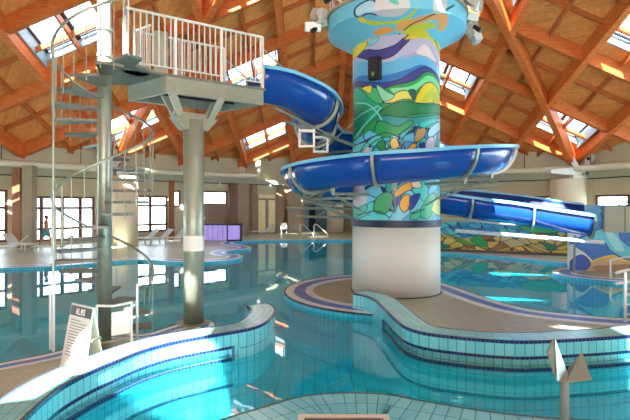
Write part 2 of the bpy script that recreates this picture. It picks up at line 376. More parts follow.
for (a, b, c, e, z1, z2, z3, z4) in skl:
    def pt(u, v, dz): return (a+(b-a)*u, c+(e-c)*v, (z1*(1-u)+z2*u)*(1-v)+(z4*(1-u)+z3*u)*v+dz)
    def fb(bm, u0, v0, u1, v1, dz0=-.06, dz1=.5): hexa(bm, [pt(u0, v0, dz0), pt(u1, v0, dz0), pt(u1, v1, dz0), pt(u0, v1, dz0)], [pt(u0, v0, dz1), pt(u1, v0, dz1), pt(u1, v1, dz1), pt(u0, v1, dz1)])
    bm = bmesh.new(); fb(bm, 0, 0, .02, 1, -.3); fb(bm, .98, 0, 1, 1, -.3); fb(bm, .02, 0, .98, .03); fb(bm, .02, .97, .98, 1)
    sf = link('skylight_frame', bm, M['bluegrey'], ceil)
    bm = bmesh.new(); fb(bm, .47, .03, .53, .97, .3, .4); fb(bm, .02, .12, .98, .15, .3, .4); fb(bm, .02, .05, .98, .08, .3, .4); fb(bm, .02, .03, .05, .97, .3, .4); fb(bm, .92, .03, .95, .97, .3, .4); fb(bm, .02, .9, .98, .93, .3, .4)
    link('glazing_bar', bm, M['dark'], sf)
    bm = bmesh.new(); fb(bm, .02, .03, .98, .97, .42, .44); link('skylight_pane', bm, M['glass'], sf)
# roof behind and above the camera; blocks the sun except unseen openings shaped for the patches
def sun_hit(T):   # point of the rear roof that the sun passes on its way to T
    T = Vector(T); s = 0
    while s < 60:
        p = T-SUND*s
        if p.z > roofz(p.x, p.y): return p
        s += .05
HOLES = []   # each: footprint polygon of a sun patch and its height
def hole(z, *P): HOLES.append((z, P, min(p[0] for p in P), max(p[0] for p in P), min(p[1] for p in P), max(p[1] for p in P)))
def hrect(z, x0, x1, y0, y1): hole(z, (x0, y0), (x1, y0), (x1, y1), (x0, y1))
hole(.35, (-3.5, 4.75), (-2.86, 5.0), (-2.9, 5.7), (-2.55, 5.7), (-2.2, 5.9), (-1.62, 6.2), (-1.62, 7.6), (-1.85, 8.1), (-3.1, 7.0), (-3.3, 7.2), (-3.6, 6.6))
hole(2.2, (4.9, 14.2), (8.4, 14.2), (8.4, 16.6), (6.9, 16.6), (6.5, 15.6), (6.2, 16.6), (4.9, 16.6)); hrect(5.7, -3.9, -3.4, 7.2, 9.0); hole(0, (4.5, 9.45), (4.75, 9.1), (5.65, 9.1)); hrect(.33, 4.75, 6.2, 6.4, 8.3)
hrect(.5, -12.1, -10.9, 25.6, 27.6); hrect(.8, -2.55, -2.25, 8.9, 9.5); hrect(7.2, 2.9, 3.4, 11, 11.6)
bm = bmesh.new(); uvl = bm.loops.layers.uv.verify(); rz = roofz; st = .1
def holed(x, y):
    z = roofz(x, y)
    for tz, P, x0, x1, y0, y1 in HOLES:
        q = (tz-z)/SUND.z; X, Y = x+SUND.x*q, y+SUND.y*q
        if x0 < X < x1 and y0 < Y < y1:
            c = False; n = len(P)
            for i in range(n):
                a, b = P[i], P[(i+1) % n]
                if (a[1] > Y) != (b[1] > Y) and X < (b[0]-a[0])*(Y-a[1])/(b[1]-a[1])+a[0]: c = not c
            if c: return True
    return False
y = APY; back_y = -16
ynum = int((APY-back_y)/st)
for r in range(ynum):
    y0, y1 = APY-st*(r+1), APY-st*r
    for s0, s1 in ((-28., HIP), (HIP, 26.)):
        start = s0; x = s0
        n = int(round((s1-s0)/st)); dx = (s1-s0)/n; runs = []; a = None
        for q in range(n):
            hq = holed(s0+dx*(q+.5), (y0+y1)/2)
            if not hq and a is None: a = q
            if hq and a is not None: runs.append((a, q)); a = None
        if a is not None: runs.append((a, n))
        if r and runs == [(0, n)] and (r % 10): pass
        for a, b in runs: 
            X0, X1 = s0+dx*a, s0+dx*b
            e = 1e-5
            zz = [EYE+(2.88+SX*(HXR-xx) if s0 >= HIP-1e-6 else 3.1+SXL*(xx-HXL))+SY*(HY-(2*APY-yy))+.45 for xx, yy in ((X0, y0), (X1, y0), (X1, y1), (X0, y1))]
            v = [bm.verts.new((xx, yy, z)) for (xx, yy), z in zip(((X0, y0), (X1, y0), (X1, y1), (X0, y1)), zz)]
            f = bm.faces.new(v)
            for l in f.loops: l[uvl].uv = (l.vert.co.x, l.vert.co.y*1.1)
ob = link('rear_ceiling_boards', bm, M['boards'], ceil)
md = ob.modifiers.new('thick', 'SOLIDIFY'); md.thickness = .1; md.offset = 1
# curved ribs on their steel hubs
def rib(name, label, base, zb, ex, n=26):
    t = empty(name, (base[0], base[1], zb), label, 'roof rib')
    bm = bmesh.new(); sx = -1 if base[0] > HIP else 1; L = abs(base[0]-HIP)
    rings = []
    for i in range(n+1):
        a = L*i/n; x = base[0]+sx*a; y = base[1]-a; z1 = rz2(x, y, sx)
        q = min(1, a/3.2); zlow = (zb)*(1-q)**2*1.0+(z1-.95)*(1-(1-q)**2) if a < 3.2 else z1-.95
        ztop = z1-.05 if a > 1.2 else min(z1-.05, zlow+.55+a*.5)
        d = Vector((sx, -1)).normalized(); nn = Vector((-d.y, d.x))*.17
        rings.append([bm.verts.new((x-nn.x, y-nn.y, zlow)), bm.verts.new((x+nn.x, y+nn.y, zlow)), bm.verts.new((x+nn.x, y+nn.y, ztop)), bm.verts.new((x-nn.x, y-nn.y, ztop))])
    for A, B in zip(rings, rings[1:]):
        for k in range(4): bm.faces.new([A[k], A[(k+1) % 4], B[(k+1) % 4], B[k]])
    bm.faces.new(rings[0][::-1]); bm.faces.new(rings[-1]); link('timber_rib', bm, M['glulam'], t)
    bm = bmesh.new()
    x, y = base; 
    Yf = y-.75; zb0 = 4.25
    def pl(a, bm): hexa(bm, [(x+p[0], Yf, p[1]) for p in a], [(x+p[0], Yf+.12, p[1]) for p in a])
    pl([(-.15, zb0), (.2, zb0), (-.55, zb0+1.25), (-.8, zb0+1.2), (-.75, zb0+.95)], bm); pl([(.0, zb0), (.45, zb0), (.5, zb0+.7), (.72, zb0+2.1), (.32, zb0+2.2), (.22, zb0+.8)], bm); pl([(.45, zb0+.5), (.85, zb0+1.0), (.95, zb0+1.25), (.6, zb0+1.3)], bm)
    link('steel_plate', bm, M['hub'], t); bm = bmesh.new()
    pl([(.2, zb0-.05), (1.9, zb0+.1), (1.9, zb0+.3), (.4, zb0+.45)], bm); pl([(-.15, zb0-.05), (-.3, zb0+.45), (-1.9, zb0+.3), (-1.9, zb0+.1)], bm); box(bm, (x-.5, Yf, zb0-.3), (x+.6, Yf+.5, zb0-.05)); link('hub_bracket', bm, M['hub'], t)
    for dx, dz in ((-.62, 1.05), (.42, 1.0), (.5, 1.7)):
        bm = bmesh.new(); tube(bm, [(x+dx, Yf-.04, zb0+dz), (x+dx, Yf+.14, zb0+dz)], .1, 14); link('bolt', bm, M['dark'], t)
def rz2(x, y, sx): return EYE+(2.88+SX*(HXR-x) if sx < 0 else 3.1+SXL*(x-HXL))+SY*(HY-y)+.45
rib('roof_rib', 'curved orange timber rib rising from the white steel hub on the right cream column', (HXR, HY), 4.85, 0)
rib('roof_rib', 'curved orange timber rib rising behind the spiral staircase from the left column', (HXL, HY), 4.95, 0)
# cornice ledge and duct running round the walls
def along(px0, px1, off, step=1.0):
    pts = []; A, _ = wallpt(px0); B, _ = wallpt(px1)
    pts.append(A); pts += [Vector(p) for p in W if A.x+.05 < p[0] < B.x-.05]; pts.append(B)
    P = resample([np.array(p) for p in pts], 1.0); N = normals2(P); return [np.array([p[0]-n[0]*off, p[1]-n[1]*off]) for p, n in zip(P, N)]
bm = bmesh.new(); sweep(bm, along(-60, 660, .02), [(0, 4.02), (0, 4.4), (-.35, 4.4), (-.35, 4.02)], close=True); tag(link('trim_1', bm, M['cornice']), kind='structure')
bm = bmesh.new(); sweep(bm, along(-60, 660, .36), [(0, 3.96), (0, 4.02), (-.06, 4.02), (-.06, 3.96)], close=True); tag(link('trim_2', bm, M['dark']), kind='structure')
for nm, a, b, lab in (('ventilation_duct', -50, 252, 'long pale round duct running along the left wall above the ledge'), ('ventilation_duct', 440, 650, 'pale round duct running along the right wall behind the steel hub')):
    bm = bmesh.new(); p = along(a, b, .75); pts = [(*q, 4.62) for q in p]
    if b == 252: pts += [(p[-1][0]+.1, p[-1][1]-.05, 4.9), (p[-1][0]+.1, p[-1][1]-.05, 6.4)]
    t = empty(nm, tuple(pts[0]), lab, 'duct'); tube(bm, pts, .2, 14); link('duct_pipe', bm, M['ductm'], t, True)
    for q in p[2::4]:
        bm = bmesh.new(); tube(bm, [(q[0], q[1], 4.7), (q[0], q[1], 6.0)], .02, 6); link('hanger_rod', bm, M['dark'], t)
def pil(px0, px1, py_base, z1, mat, name, label, cat, depth=.5, round_=False):
    Y = FPX*EYE/(py_base-205.); x0, x1 = (px0-315)/FPX*Y, (px1-315)/FPX*Y; bm = bmesh.new()
    if round_: r = (x1-x0)/2; lathe(bm, ((x0+x1)/2, Y+r), [(r, 0), (r, z1)], 40)
    else: box(bm, (x0, Y, 0), (x1, Y+depth, z1))
    return tag(link(name, bm, M[mat], None, round_), label, cat)
pil(12, 19.5, 248, 4.4, 'pillar', 'timber_pillar', 'slim brown timber pillar left of the broad one beside the far left window', 'pillar', .4)
pil(22, 32, 248.5, 4.5, 'conc', 'wall_pillar', 'broad tan pillar beside the four pane window at far left', 'pillar', .5)
pil(108, 133, 246, 4.05, 'cream2', 'round_column', 'cream round column seen behind the spiral staircase', 'column', round_=True)
pil(560, 594, 243, 4.0, 'cream2', 'round_column', 'broad cream round column under the white steel hub on the right', 'column', round_=True)
pil(168.5, 173, 240, 4.0, 'pillar', 'timber_pillar', 'thin dark timber pillar right of the window behind the loungers', 'pillar', .3)
pil(238, 248, 236, 4.0, 'conc', 'wall_pillar', 'grey square pillar at the end of the violet lit counter', 'pillar', .4)
pil(287.5, 301, 233, 4.0, 'conc', 'wall_pillar', 'tan square pillar behind the white plastic chair', 'pillar', .5)
pil(327, 344, 232.5, 4.0, 'cream2', 'round_column', 'cream round column left of the slide tower in the far corner', 'column', round_=True)
pil(21.5, 24.5, 246, 6.2, 'hub', 'trim_3', None, None, .15); 
o = bpy.data.objects['trim_3']; tag(o, kind='structure')
# cladding and openings on the back wall
def panel(px0, px1, z0, z1, mat, name, label, cat, off=.1, th=.06):
    A, _ = wallpt(px0, -off); B, _ = wallpt(px1, -off); bm = bmesh.new(); slab(bm, A, B, th, z0, z1); o = link(name, bm, M[mat])
    return tag(o, label, cat) if label else tag(o, kind='structure')
panel(183, 202.5, 0, 4.0, 'taupe', 'trim_4', None, None); panel(202.5, 228.5, 0, 2.3, 'taupe', 'trim_5', None, None); panel(228.5, 255, 0, 4., 'taupe', 'trim_6', None, None)
panel(250, 256, 0, 4, 'taupe', 'trim_7', None, None, .2); panel(275, 288, 0, 4, 'taupe', 'trim_8', None, None, .2)
dr = tag(bpy.data.objects.new('door_1', None), kind='structure'); COL.objects.link(dr); A, d = wallpt(256, -.2); B, _ = wallpt(274.5, -.2); dr.location = (*((A+B)/2), 0)
def dbar(t0, t1, z0, z1, mat, nm, off=0, th=.08):
    bm = bmesh.new(); n = Vector((-(B-A).normalized().y, (B-A).normalized().x)); slab(bm, A+(B-A)*t0-n*off, A+(B-A)*t1-n*off, th, z0, z1); return link(nm, bm, M[mat], dr)
dbar(0, 1, 2.75, 2.9, 'conc', 'door_frame'); dbar(.42, .58, .1, 2.75, 'conc', 'door_frame'); dbar(0, .04, 0, 3.2, 'conc', 'door_frame'); dbar(.96, 1, 0, 3.2, 'conc', 'door_frame')
dbar(.04, .42, .1, 2.75, 'curtain', 'curtain', 0, .04); dbar(.58, .96, .1, 2.75, 'curtain', 'curtain', 0, .04); dbar(.04, .96, 2.9, 3.2, 'curtain', 'transom_curtain', 0, .04)
panel(304, 318, 0, 2.5, 'bluebox', 'trim_9', None, None, .2); panel(307, 313, 0, 2.3, 'darkblue', 'door_2', None, None, .3)
panel(318, 328, .1, 2.2, 'bluebox', 'trim_10', None, None, .2)
for px, z in ((186, 4.1), (216, 3.75), (267, 3.75)):
    p, _ = wallpt(px, -.5); bm = bmesh.new(); box(bm, (p.x-.2, p.y-.1, z), (p.x+.2, p.y+.1, z+.16)); box(bm, (p.x-.05, p.y, z+.16), (p.x+.05, p.y+.3, z+.3)); 
    tag(link('wall_lamp', bm, M['plastic']), {186: 'small white lamp under the ledge just left of the brown cladding', 216: 'small white lamp above the high window over the violet counter', 267: 'small white lamp above the pale yellow glazed door'}[px], 'lamp')
# bushes outside the right windows
for (x, y, r, lab) in ((14.8, 36.0, 1.5, 'green bush outside the narrow window left of the broad round column'), (18.6, 33.6, 1.6, 'leafy green bush seen through the window at far right'), (21, 31, 1.5, 'yellow green bush outside the far right window, nearest the picture edge')):
    bm = bmesh.new()
    for q in range(900):
        a, b = random.uniform(0, 2*PI), math.acos(random.uniform(-1, 1)); rr = r*random.uniform(.5, 1)**.4
        c = Vector((x+rr*math.sin(b)*math.cos(a), y+rr*math.sin(b)*math.sin(a)*.8, 1.5+rr*math.cos(b)*1.3)); s = .13
        u = Vector((random.gauss(0, 1), random.gauss(0, 1), random.gauss(0, 1))).normalized(); v = u.orthogonal().normalized()
        bm.faces.new([bm.verts.new(c+u*s), bm.verts.new(c+v*s*.5), bm.verts.new(c-u*s), bm.verts.new(c-v*s*.5)])
    tube(bm, [(x, y, -1.5), (x, y, 1.6)], .08, 6)
    tag(link('bush', bm, M['leaf']), lab, 'bush')
# ---------------------------------------------------------------- pool basin, water, decks
bm = bmesh.new(); box(bm, (-30, -2, -1.3), (30, 42, -1.2)); tag(link('pool_basin_floor', bm, M['basin']), 'turquoise tiled pool bottom seen through the clear water', 'pool basin', kind='structure')
bm = bmesh.new(); v = [bm.verts.new(p) for p in ((-30, -2, -.1), (30, -2, -.1), (30, 36, -.1), (-30, 36, -.1))]; bm.faces.new(v)
tag(link('pool_water', bm, M['water'], None, False, 'keep'), 'clear turquoise water filling the whole indoor pool', 'water', kind='stuff')
def deck(name, shore, rest, label, bands=((0, .05, 'dark_m'), (.05, .27, 'white_m'), (.27, .58, 'blue_m'), (.58, .8, 'white_m')), sgn=1, smooth=6, bh=0):
    sh = resample(cr(shore, smooth), .12); bm = bmesh.new(); prism(bm, [tuple(p) for p in sh]+[tuple(p) for p in rest], -1.4, 0)
    o = link(name, bm, [M['deck'], M['basinw']]); tag(o, kind='structure'); o['label'] = label
    for a, b, m in bands: ribbon('mosaic_border', sh, sgn*a, sgn*b, .0 if m != 'dark_m' else -.03, .006, M[m], o)
    return o
far_shore = [(-26, 12.5), (-11.7, 17.9), (-10, 18.5), (-8.8, 19.7), (-7.5, 20.6), (-5.6, 19.8), (-4.4, 19.9), (-3.4, 21.0), (-3.4, 22.4), (-4.3, 23.2), (-4.4, 24.6), (-3.5, 26), (-3.9, 27.6), (-5.0, 29.2), (-4.9, 31), (-3, 31.9), (0, 32.2), (3, 31.8), (5.2, 27), (6, 24.2), (8.2, 22.3), (9.3, 20.8), (10.2, 19.4), (9.9, 18.3), (8.6, 17.3), (8.2, 16.2), (8.6, 15.3), (9.6, 14.6), (12, 13.5), (16, 12)]
deck('floor_deck', far_shore, [(23, 11), (23.3, 22.2)]+[(p[0], p[1]+.3) for p in W[::-1][1:]]+[(-26, 16)], 'brown tiled deck around the far side of the pool', bands=((-.01, .2, 'white_m'), (.2, .55, 'blue_m'), (.55, .75, 'white_m')))
ang = [math.radians(a) for a in range(-95, -300, -15)]
isl = [(gp(352, 317)+np.array([.6, .0]))]
isl = [(1.9, 10.1)]+[(2.25+3.1*math.cos(a), 13.2+3.1*math.sin(a)) for a in ang[1:]]+[(3.0, 15.9), (3.75, 14.7), (4.05, 13.7), (4.3, 12.4), (4.75, 11.0), (5.5, 10.35), (6.6, 9.95), (9, 9.6), (14, 9.2)]
deck('floor_island', isl, [(14, 7.6), (5, 7.75), (3.5, 7.7), (2.3, 8.0), (1.75, 8.9)], 'brown tiled island deck around the slide tower', sgn=-1)
ls = [(-14, 2.0), (-6.6, 5.5), (-4.7, 7.14), (-4.12, 7.75), (-3.95, 8.55), (-3.5, 8.85), (-3.1, 8.75), (-2.8, 9.3), (-2.4, 9.85), (-2.0, 9.6), (-1.85, 8.9), (-1.75, 8.0)]
deck('floor_left_deck', ls, [(-2.2, 7.3), (-2.75, 6.4), (-3.0, 5.6), (-3.1, 4.4), (-3.3, 1), (-14, 1)], 'brown tiled deck strip under the spiral staircase', sgn=-1, bands=((0, .04, 'dark_m'), (.04, .15, 'white_m'), (.15, .3, 'blue_m'), (.3, .38, 'white_m')))
# curved partition walls in the pool
def poolwall(label, cl, wd, rec0, rec1, name='curved_pool_wall'):
    P = resample(cr(cl, 8), .1); bmz = bmesh.new(); tot = 0
    for a, b in zip(P, P[1:]): tot += np.linalg.norm(b-a)
    h = wd/2
    def prof(i, s):
        r = .13*max(0, min(1, (s-rec0)/.04, (rec1-s)/.04))
        return [(h, -1.4), (h, .35), (-h, .35), (-h, .08), (-h+r, .08), (-h+r, -.085), (-h, -.085), (-h, -1.4)]
    root = tag(bpy.data.objects.new(name, None), label, 'pool wall'); COL.objects.link(root); root.location = (*P[len(P)//2], -1.4)
    bm = bmesh.new(); sweep(bm, P, prof, mats=[1, 0, 1, 1, 1, 1, 1]); link('wall_body', bm, [M['rimtop'], M['rim']], root)
    s = 0; q = [P[0]]; sub = []
    for a, b in zip(P, P[1:]):
        s += np.linalg.norm(b-a)
        if rec0 <= s <= rec1: sub.append(b)
    for p, z0, z1, nm in ((P, .305, .352, 'navy_edge_stripe'), (sub, .075, .12, 'navy_recess_stripe'), (sub, -.115, -.065, 'navy_recess_stripe'), (sub, -.52, -.47, 'navy_underwater_stripe')):
        bm = bmesh.new(); sweep(bm, p, [(-h-.006, z0), (-h-.006, z1), (-h+.03, z1), (-h+.03, z0)], close=True); link(nm, bm, M['navy'], root)
    N = normals2(sub)
    for e in (0, -1):
        bm = bmesh.new(); c = sub[e]-N[e]*h; a, b = (sub[0]-sub[1], sub[-1]-sub[-2])[e], None
        d = (sub[1]-sub[0]) if e == 0 else (sub[-1]-sub[-2]); d = d/np.linalg.norm(d)*.02
        slab(bm, c-d, c+d, .03, -.115, .12); link('navy_end_stripe', bm, M['navy'], root)
    # rounded cap edge stripe on the far side
    bm = bmesh.new(); sweep(bm, P, [(h+.006, .305), (h+.006, .352), (h-.03, .352), (h-.03, .305)], close=True); link('navy_edge_stripe', bm, M['navy'], root)
    return root
H2 = .33
fe = [(20, 425), (30, 414), (67, 385), (102, 368), (150, 349), (190, 340), (230, 333), (255, 328)]
F = [gp(*p, H2) for p in fe]+[np.array([-.82, 8.35]), np.array([-.76, 9.2]), np.array([-.98, 9.8]), np.array([-1.4, 9.85])]
Fr = resample(cr(F, 8), .15); N = normals2(Fr); wl = .46
left_cl = [p+n*wl/2 for p, n in zip(Fr, N)][::3]
tl = sum(np.linalg.norm(b-a) for a, b in zip(Fr, Fr[1:]))
def dist_at(Fr, px):
    s = 0
    for a, b in zip(Fr, Fr[1:]):
        s += np.linalg.norm(b-a)
        if (b[0]/b[1])*FPX+315 > px: return s
poolwall('curved pale tiled pool wall at lower left with hooked end and navy stripes', left_cl, wl, .1, dist_at(Fr, 255)-.1)
F = [np.array(p) for p in ((.86, 10.95), (1.22, 10.4), (1.33, 9.41), (1.45, 8.07), (1.68, 7.56), (2.34, 7.22), (3.01, 7.06), (3.8, 7.16), (4.85, 7.38), (6.6, 8.0), (8.5, 9.0))]
Fr = resample(cr(F, 8), .15); N = normals2(Fr); right_cl = [p+n*wl/2 for p, n in zip(Fr, N)][::3]
tr = sum(np.linalg.norm(b-a) for a, b in zip(Fr, Fr[1:]))
poolwall('curved pale tiled pool wall at lower right below the slide tower, with navy striped recess', right_cl, wl, 1.75, tr-.3)
# near raised deck with grate
arc = [np.array(p) for p in ((-1.05, 4.2), (-.93, 4.47), (-.45, 4.85), (-.15, 5.06), (.24, 5.16), (.74, 5.13), (1.08, 4.97), (1.75, 4.68), (2.4, 4.53), (3.2, 4.5), (5, 4.6))]
Pn = resample(cr(arc, 8), .1); bm = bmesh.new(); sweep(bm, Pn, [(0, -1.4), (0, .33), (-1.0, .33), (-1.0, -1.4)], mats=[1, 0, 1])
nd = tag(link('floor_near_deck', bm, [M['near'], M['rim']]), kind='structure')
bm = bmesh.new(); inner = [tuple(p-n*1.0) for p, n in zip(Pn, normals2(Pn))]
ip = [q for i, q in enumerate(inner)]
hexa(bm, [(-1.0, 2.2, -1.4), (5, 2.2, -1.4), (5, 3.75, -1.4), (-1.0, 3.75, -1.4)], [(-1., 2.2, .325), (5, 2.2, .325), (5, 3.75, .325), (-1., 3.75, .325)]); link('deck_infill', bm, M['near'], nd)
ribbon('coping_line', Pn, -.012, .006, .29, .334, M['dark_m'], nd)
g = empty('drain_grate', (.27, 4.4, .33), 'grey metal drain grate with pale frame set in the near aqua tiled deck', 'grate')
bm = bmesh.new()
for a, b in (((-.16, 4.52), (.70, 4.58)), ((-.16, 3.9), (.70, 3.96))): box(bm, (a[0], a[1], .326), (b[0], b[1], .355))
box(bm, (-.16, 3.96, .326), (-.10, 4.52, .355)); box(bm, (.64, 3.96, .326), (.70, 4.52, .355)); link('grate_frame', bm, M['plastic'], g)
bm = bmesh.new(); box(bm, (-.1, 3.96, .325), (.64, 4.52, .336))
for i in range(36): box(bm, (-.1+i*.02+.004, 3.96, .336), (-.1+i*.02+.014, 4.52, .348))
link('grate_slats', bm, M['grate'], g)
# steel jet with two folded plates
j = empty('water_jet', (2.08, 4.0, .325), 'grey steel water jet post with two folded triangular plates in the foreground', 'water jet')
bm = bmesh.new(); tube(bm, [(2.08, 4.0, .325), (2.08, 4.0, .86), (2.08, 4.0, .92)], .037, 20); link('post', bm, M['jetm'], j, True)
def plate(pts, nm):
    bm = bmesh.new(); a = [Vector(p) for p in pts]; nrm = (a[1]-a[0]).cross(a[2]-a[0]).normalized()*.006
    hexa(bm, [p-nrm for p in a], [p+nrm for p in a]); link(nm, bm, M['jetm'], j)
def J(px, py, Y): return ((px-315)/FPX*Y, Y, EYE-(py-205)/FPX*Y)
plate([J(556, 381, 3.96), J(547, 352, 3.88), J(553.5, 338, 4.0), J(565, 372, 4.08)], 'folded_plate')
plate([J(565, 383, 3.96), J(592, 380, 3.92), J(582, 352, 4.12), J(565, 372, 4.08)], 'folded_plate')
bm = bmesh.new(); a = [Vector(J(554, 338, 4.0)), Vector(J(567, 374, 4.02)), Vector(J(564, 384, 3.93)), Vector(J(556, 380, 3.93))]
nrm = Vector((0, .02, 0)); hexa(bm, [p-nrm for p in a], [p+nrm for p in a]); link('centre_fin', bm, M['steel2'], j)
# ---------------------------------------------------------------- painted murals (colour per vertex, drawn on the wall itself)
class Canvas:
    def __init__(s, x0, x1, y0, y1, nx, ny, bg):
        s.X, s.Y = np.meshgrid(np.linspace(x0, x1, nx), np.linspace(y0, y1, ny)); s.C = np.zeros((ny, nx, 3)); s.C[:] = sr(bg)
    def mask(s, P):
        X, Y = s.X, s.Y; m = np.zeros(X.shape, bool); n = len(P)
        for i in range(n):
            (x0, y0), (x1, y1) = P[i], P[(i+1) % n]
            if y0 == y1: continue
            m ^= ((y0 > Y) != (y1 > Y)) & (X < (x1-x0)*(Y-y0)/(y1-y0)+x0)
        return m
    def line(s, P, w, col):
        c = np.array(sr(col))
        for a, b in zip(P, P[1:]):
            bx0, bx1, by0, by1 = min(a[0], b[0])-w, max(a[0], b[0])+w, min(a[1], b[1])-w, max(a[1], b[1])+w
            sel = (s.X >= bx0) & (s.X <= bx1) & (s.Y >= by0) & (s.Y <= by1)
            if not sel.any(): continue
            d = np.array(b)-np.array(a); L = max(d@d, 1e-9); t = np.clip(((s.X[sel]-a[0])*d[0]+(s.Y[sel]-a[1])*d[1])/L, 0, 1)
            q = np.hypot(s.X[sel]-a[0]-t*d[0], s.Y[sel]-a[1]-t*d[1]) < w/2
            idx = np.argwhere(sel)[q]; s.C[idx[:, 0], idx[:, 1]] = c
    def poly(s, P, col, out=None, w=.9, smooth=5):
        Q = [tuple(q) for q in (cr(P, smooth, True) if smooth else P)]; s.C[s.mask(Q)] = sr(col)
        if out: s.line(Q+[Q[0]], w, out)
    def curve(s, P, w, col): s.line([tuple(q) for q in cr(P, 6)], w, col)
    def mosaic(s, P, cols, n, out, w=.8, warp=4, sx=1., sy=1.):
        m = s.mask(P); xs = [p[0] for p in P]; ys_ = [p[1] for p in P]
        gx = s.X[m]+warp*np.sin(s.Y[m]*.23+1); gy = s.Y[m]+warp*.7*np.sin(s.X[m]*.19)
        sd = np.stack([np.random.uniform(min(xs)-warp, max(xs)+warp, n), np.random.uniform(min(ys_)-warp, max(ys_)+warp, n)], 1)
        D = np.hypot((gx[:, None]-sd[:, 0])*sx, (gy[:, None]-sd[:, 1])*sy); o = np.argsort(D, 1)[:, :2]; ar = np.arange(len(gx))
        d1, d2 = D[ar, o[:, 0]], D[ar, o[:, 1]]; cc = np.array([sr(c) for c in cols]); pick = np.random.randint(0, len(cols), n)
        col = cc[pick[o[:, 0]]]; col[(d2-d1) < w] = sr(out); s.C[m] = col
def grid_obj(name, C, fn, parent, closed=False):
    ny, nx = C.shape[:2]; co_ = np.array([[fn(i, k) for i in range(nx)] for k in range(ny)]).reshape(-1, 3)
    f = []
    for k in range(ny-1):
        for i in range(nx-1 if not closed else nx):
            i2 = (i+1) % nx; f.append((k*nx+i, k*nx+i2, (k+1)*nx+i2, (k+1)*nx+i))
    me = bpy.data.meshes.new(name); me.from_pydata(co_.tolist(), [], f); at = me.color_attributes.new('Col', 'FLOAT_COLOR', 'POINT')
    at.data.foreach_set('color', np.concatenate([C.reshape(-1, 3), np.ones((ny*nx, 1))], 1).astype(np.float32).ravel()); me.materials.append(M['mural'])
    for p in me.polygons: p.use_smooth = True
    o = bpy.data.objects.new(name, me); COL.objects.link(o)
    if parent: o.parent = parent; me.transform(parent.matrix_basis.inverted())
    me.update(); return o
NV = (24, 40, 92); TX, TY, TR = 2.22, 13.2, 1.18
c = Canvas(353, 439, 30, 219, 260, 560, (86, 184, 222))
P = c.poly
P([(353, 44), (380, 40), (439, 42), (439, 78), (420, 68), (400, 66), (380, 72), (353, 62)], (172, 176, 208), None)
P([(395, 70), (410, 62), (422, 58), (432, 66), (439, 74), (439, 82), (400, 80)], (150, 160, 200)); P([(408, 64), (416, 55), (424, 60), (430, 68), (420, 66)], (216, 206, 212))
P([(353, 70), (375, 72), (392, 72), (410, 66), (425, 70), (439, 80), (439, 96), (400, 96), (353, 96)], (92, 176, 222))
P([(353, 80), (378, 84), (398, 80), (414, 74), (430, 78), (439, 86), (439, 100), (353, 100)], (40, 122, 196))
P([(353, 84), (364, 88), (378, 91), (392, 89), (404, 82), (416, 76), (428, 78), (439, 87), (439, 100), (353, 100)], (62, 66, 146), NV, 1)
P([(355, 58), (364, 57), (374, 60), (388, 57), (397, 50), (402, 51), (396, 58), (386, 67), (374, 69), (364, 66)], (58, 58, 138), NV, 1)
P([(353, 46), (362, 44), (364, 52), (358, 58), (353, 58)], (226, 206, 40), (120, 110, 40), .6); P([(430, 50), (439, 42), (439, 66), (434, 60)], (232, 196, 60))
P([(364, 42), (372, 40), (374, 50), (366, 54)], (110, 200, 220), (60, 120, 160), .5)
P([(353, 92), (370, 98), (386, 94), (398, 92), (408, 88), (416, 81), (426, 80), (434, 86), (439, 92), (439, 160), (353, 160)], (38, 158, 84), NV, .9)
P([(384, 97), (398, 96), (408, 92), (418, 84), (428, 84), (436, 90), (434, 96), (424, 89), (414, 93), (404, 101), (392, 104)], (118, 218, 160))
P([(406, 109), (410, 100), (416, 92), (424, 89), (431, 93), (436, 102), (437, 108), (426, 108), (414, 110)], (216, 204, 44), NV, .9)
P([(413, 108), (420, 98), (427, 94), (422, 106)], (178, 196, 60)); P([(424, 107), (428, 96), (434, 104)], (170, 190, 50))
P([(378, 109), (386, 103), (395, 99), (402, 101), (406, 107), (396, 107), (386, 110)], (214, 216, 96), NV, .8)
P([(400, 99), (407, 98), (408, 106), (405, 108)], (30, 92, 96))
P([(374, 120), (384, 112), (400, 109), (418, 111), (438, 106), (439, 114), (424, 118), (400, 122), (385, 126)], (24, 128, 84), NV, .8)
P([(374, 122), (400, 124), (424, 120), (439, 116), (439, 124), (420, 128), (402, 134), (388, 142), (376, 138)], (34, 150, 150), NV, .8)
P([(358, 92), (370, 94), (378, 102), (376, 110), (364, 106)], (70, 190, 120), NV, .7); P([(372, 92), (382, 100), (388, 104), (378, 108)], (140, 222, 180), NV, .6)
P([(354, 88), (358, 92), (368, 106), (376, 112), (372, 122), (362, 130), (355, 142), (353, 100)], (36, 170, 140), NV, .6)
P([(354, 112), (362, 108), (370, 112), (362, 124), (354, 136)], (30, 150, 116)); c.curve([(354, 104), (366, 110), (376, 124), (380, 140)], 1.2, (120, 226, 206)); c.curve([(354, 120), (362, 116), (374, 112)], 1.2, (120, 226, 206)); c.curve([(354, 138), (364, 126), (376, 114)], 1.4, (120, 226, 206))
P([(360, 92), (368, 92), (367, 99), (363, 96)], (226, 210, 60), NV, .5)
P([(374, 126), (390, 132), (402, 126), (404, 130), (388, 142), (378, 148), (370, 142)], (34, 160, 96), NV, .8)
BL = [(70, 180, 224), (96, 200, 232), (44, 140, 206), (150, 214, 236), (50, 190, 190), (84, 206, 200), (60, 160, 220)]
c.mosaic([(353, 142), (366, 134), (378, 142), (392, 140), (408, 130), (424, 124), (439, 120), (439, 168), (353, 168)], BL, 46, NV, .85)
for k in range(3): c.curve([(356+k*5, 164), (360+k*5, 150), (370+k*4, 140+k*3), (384+k*2, 138+k*4), (396, 148+k*3), (400, 164)], .9, NV)
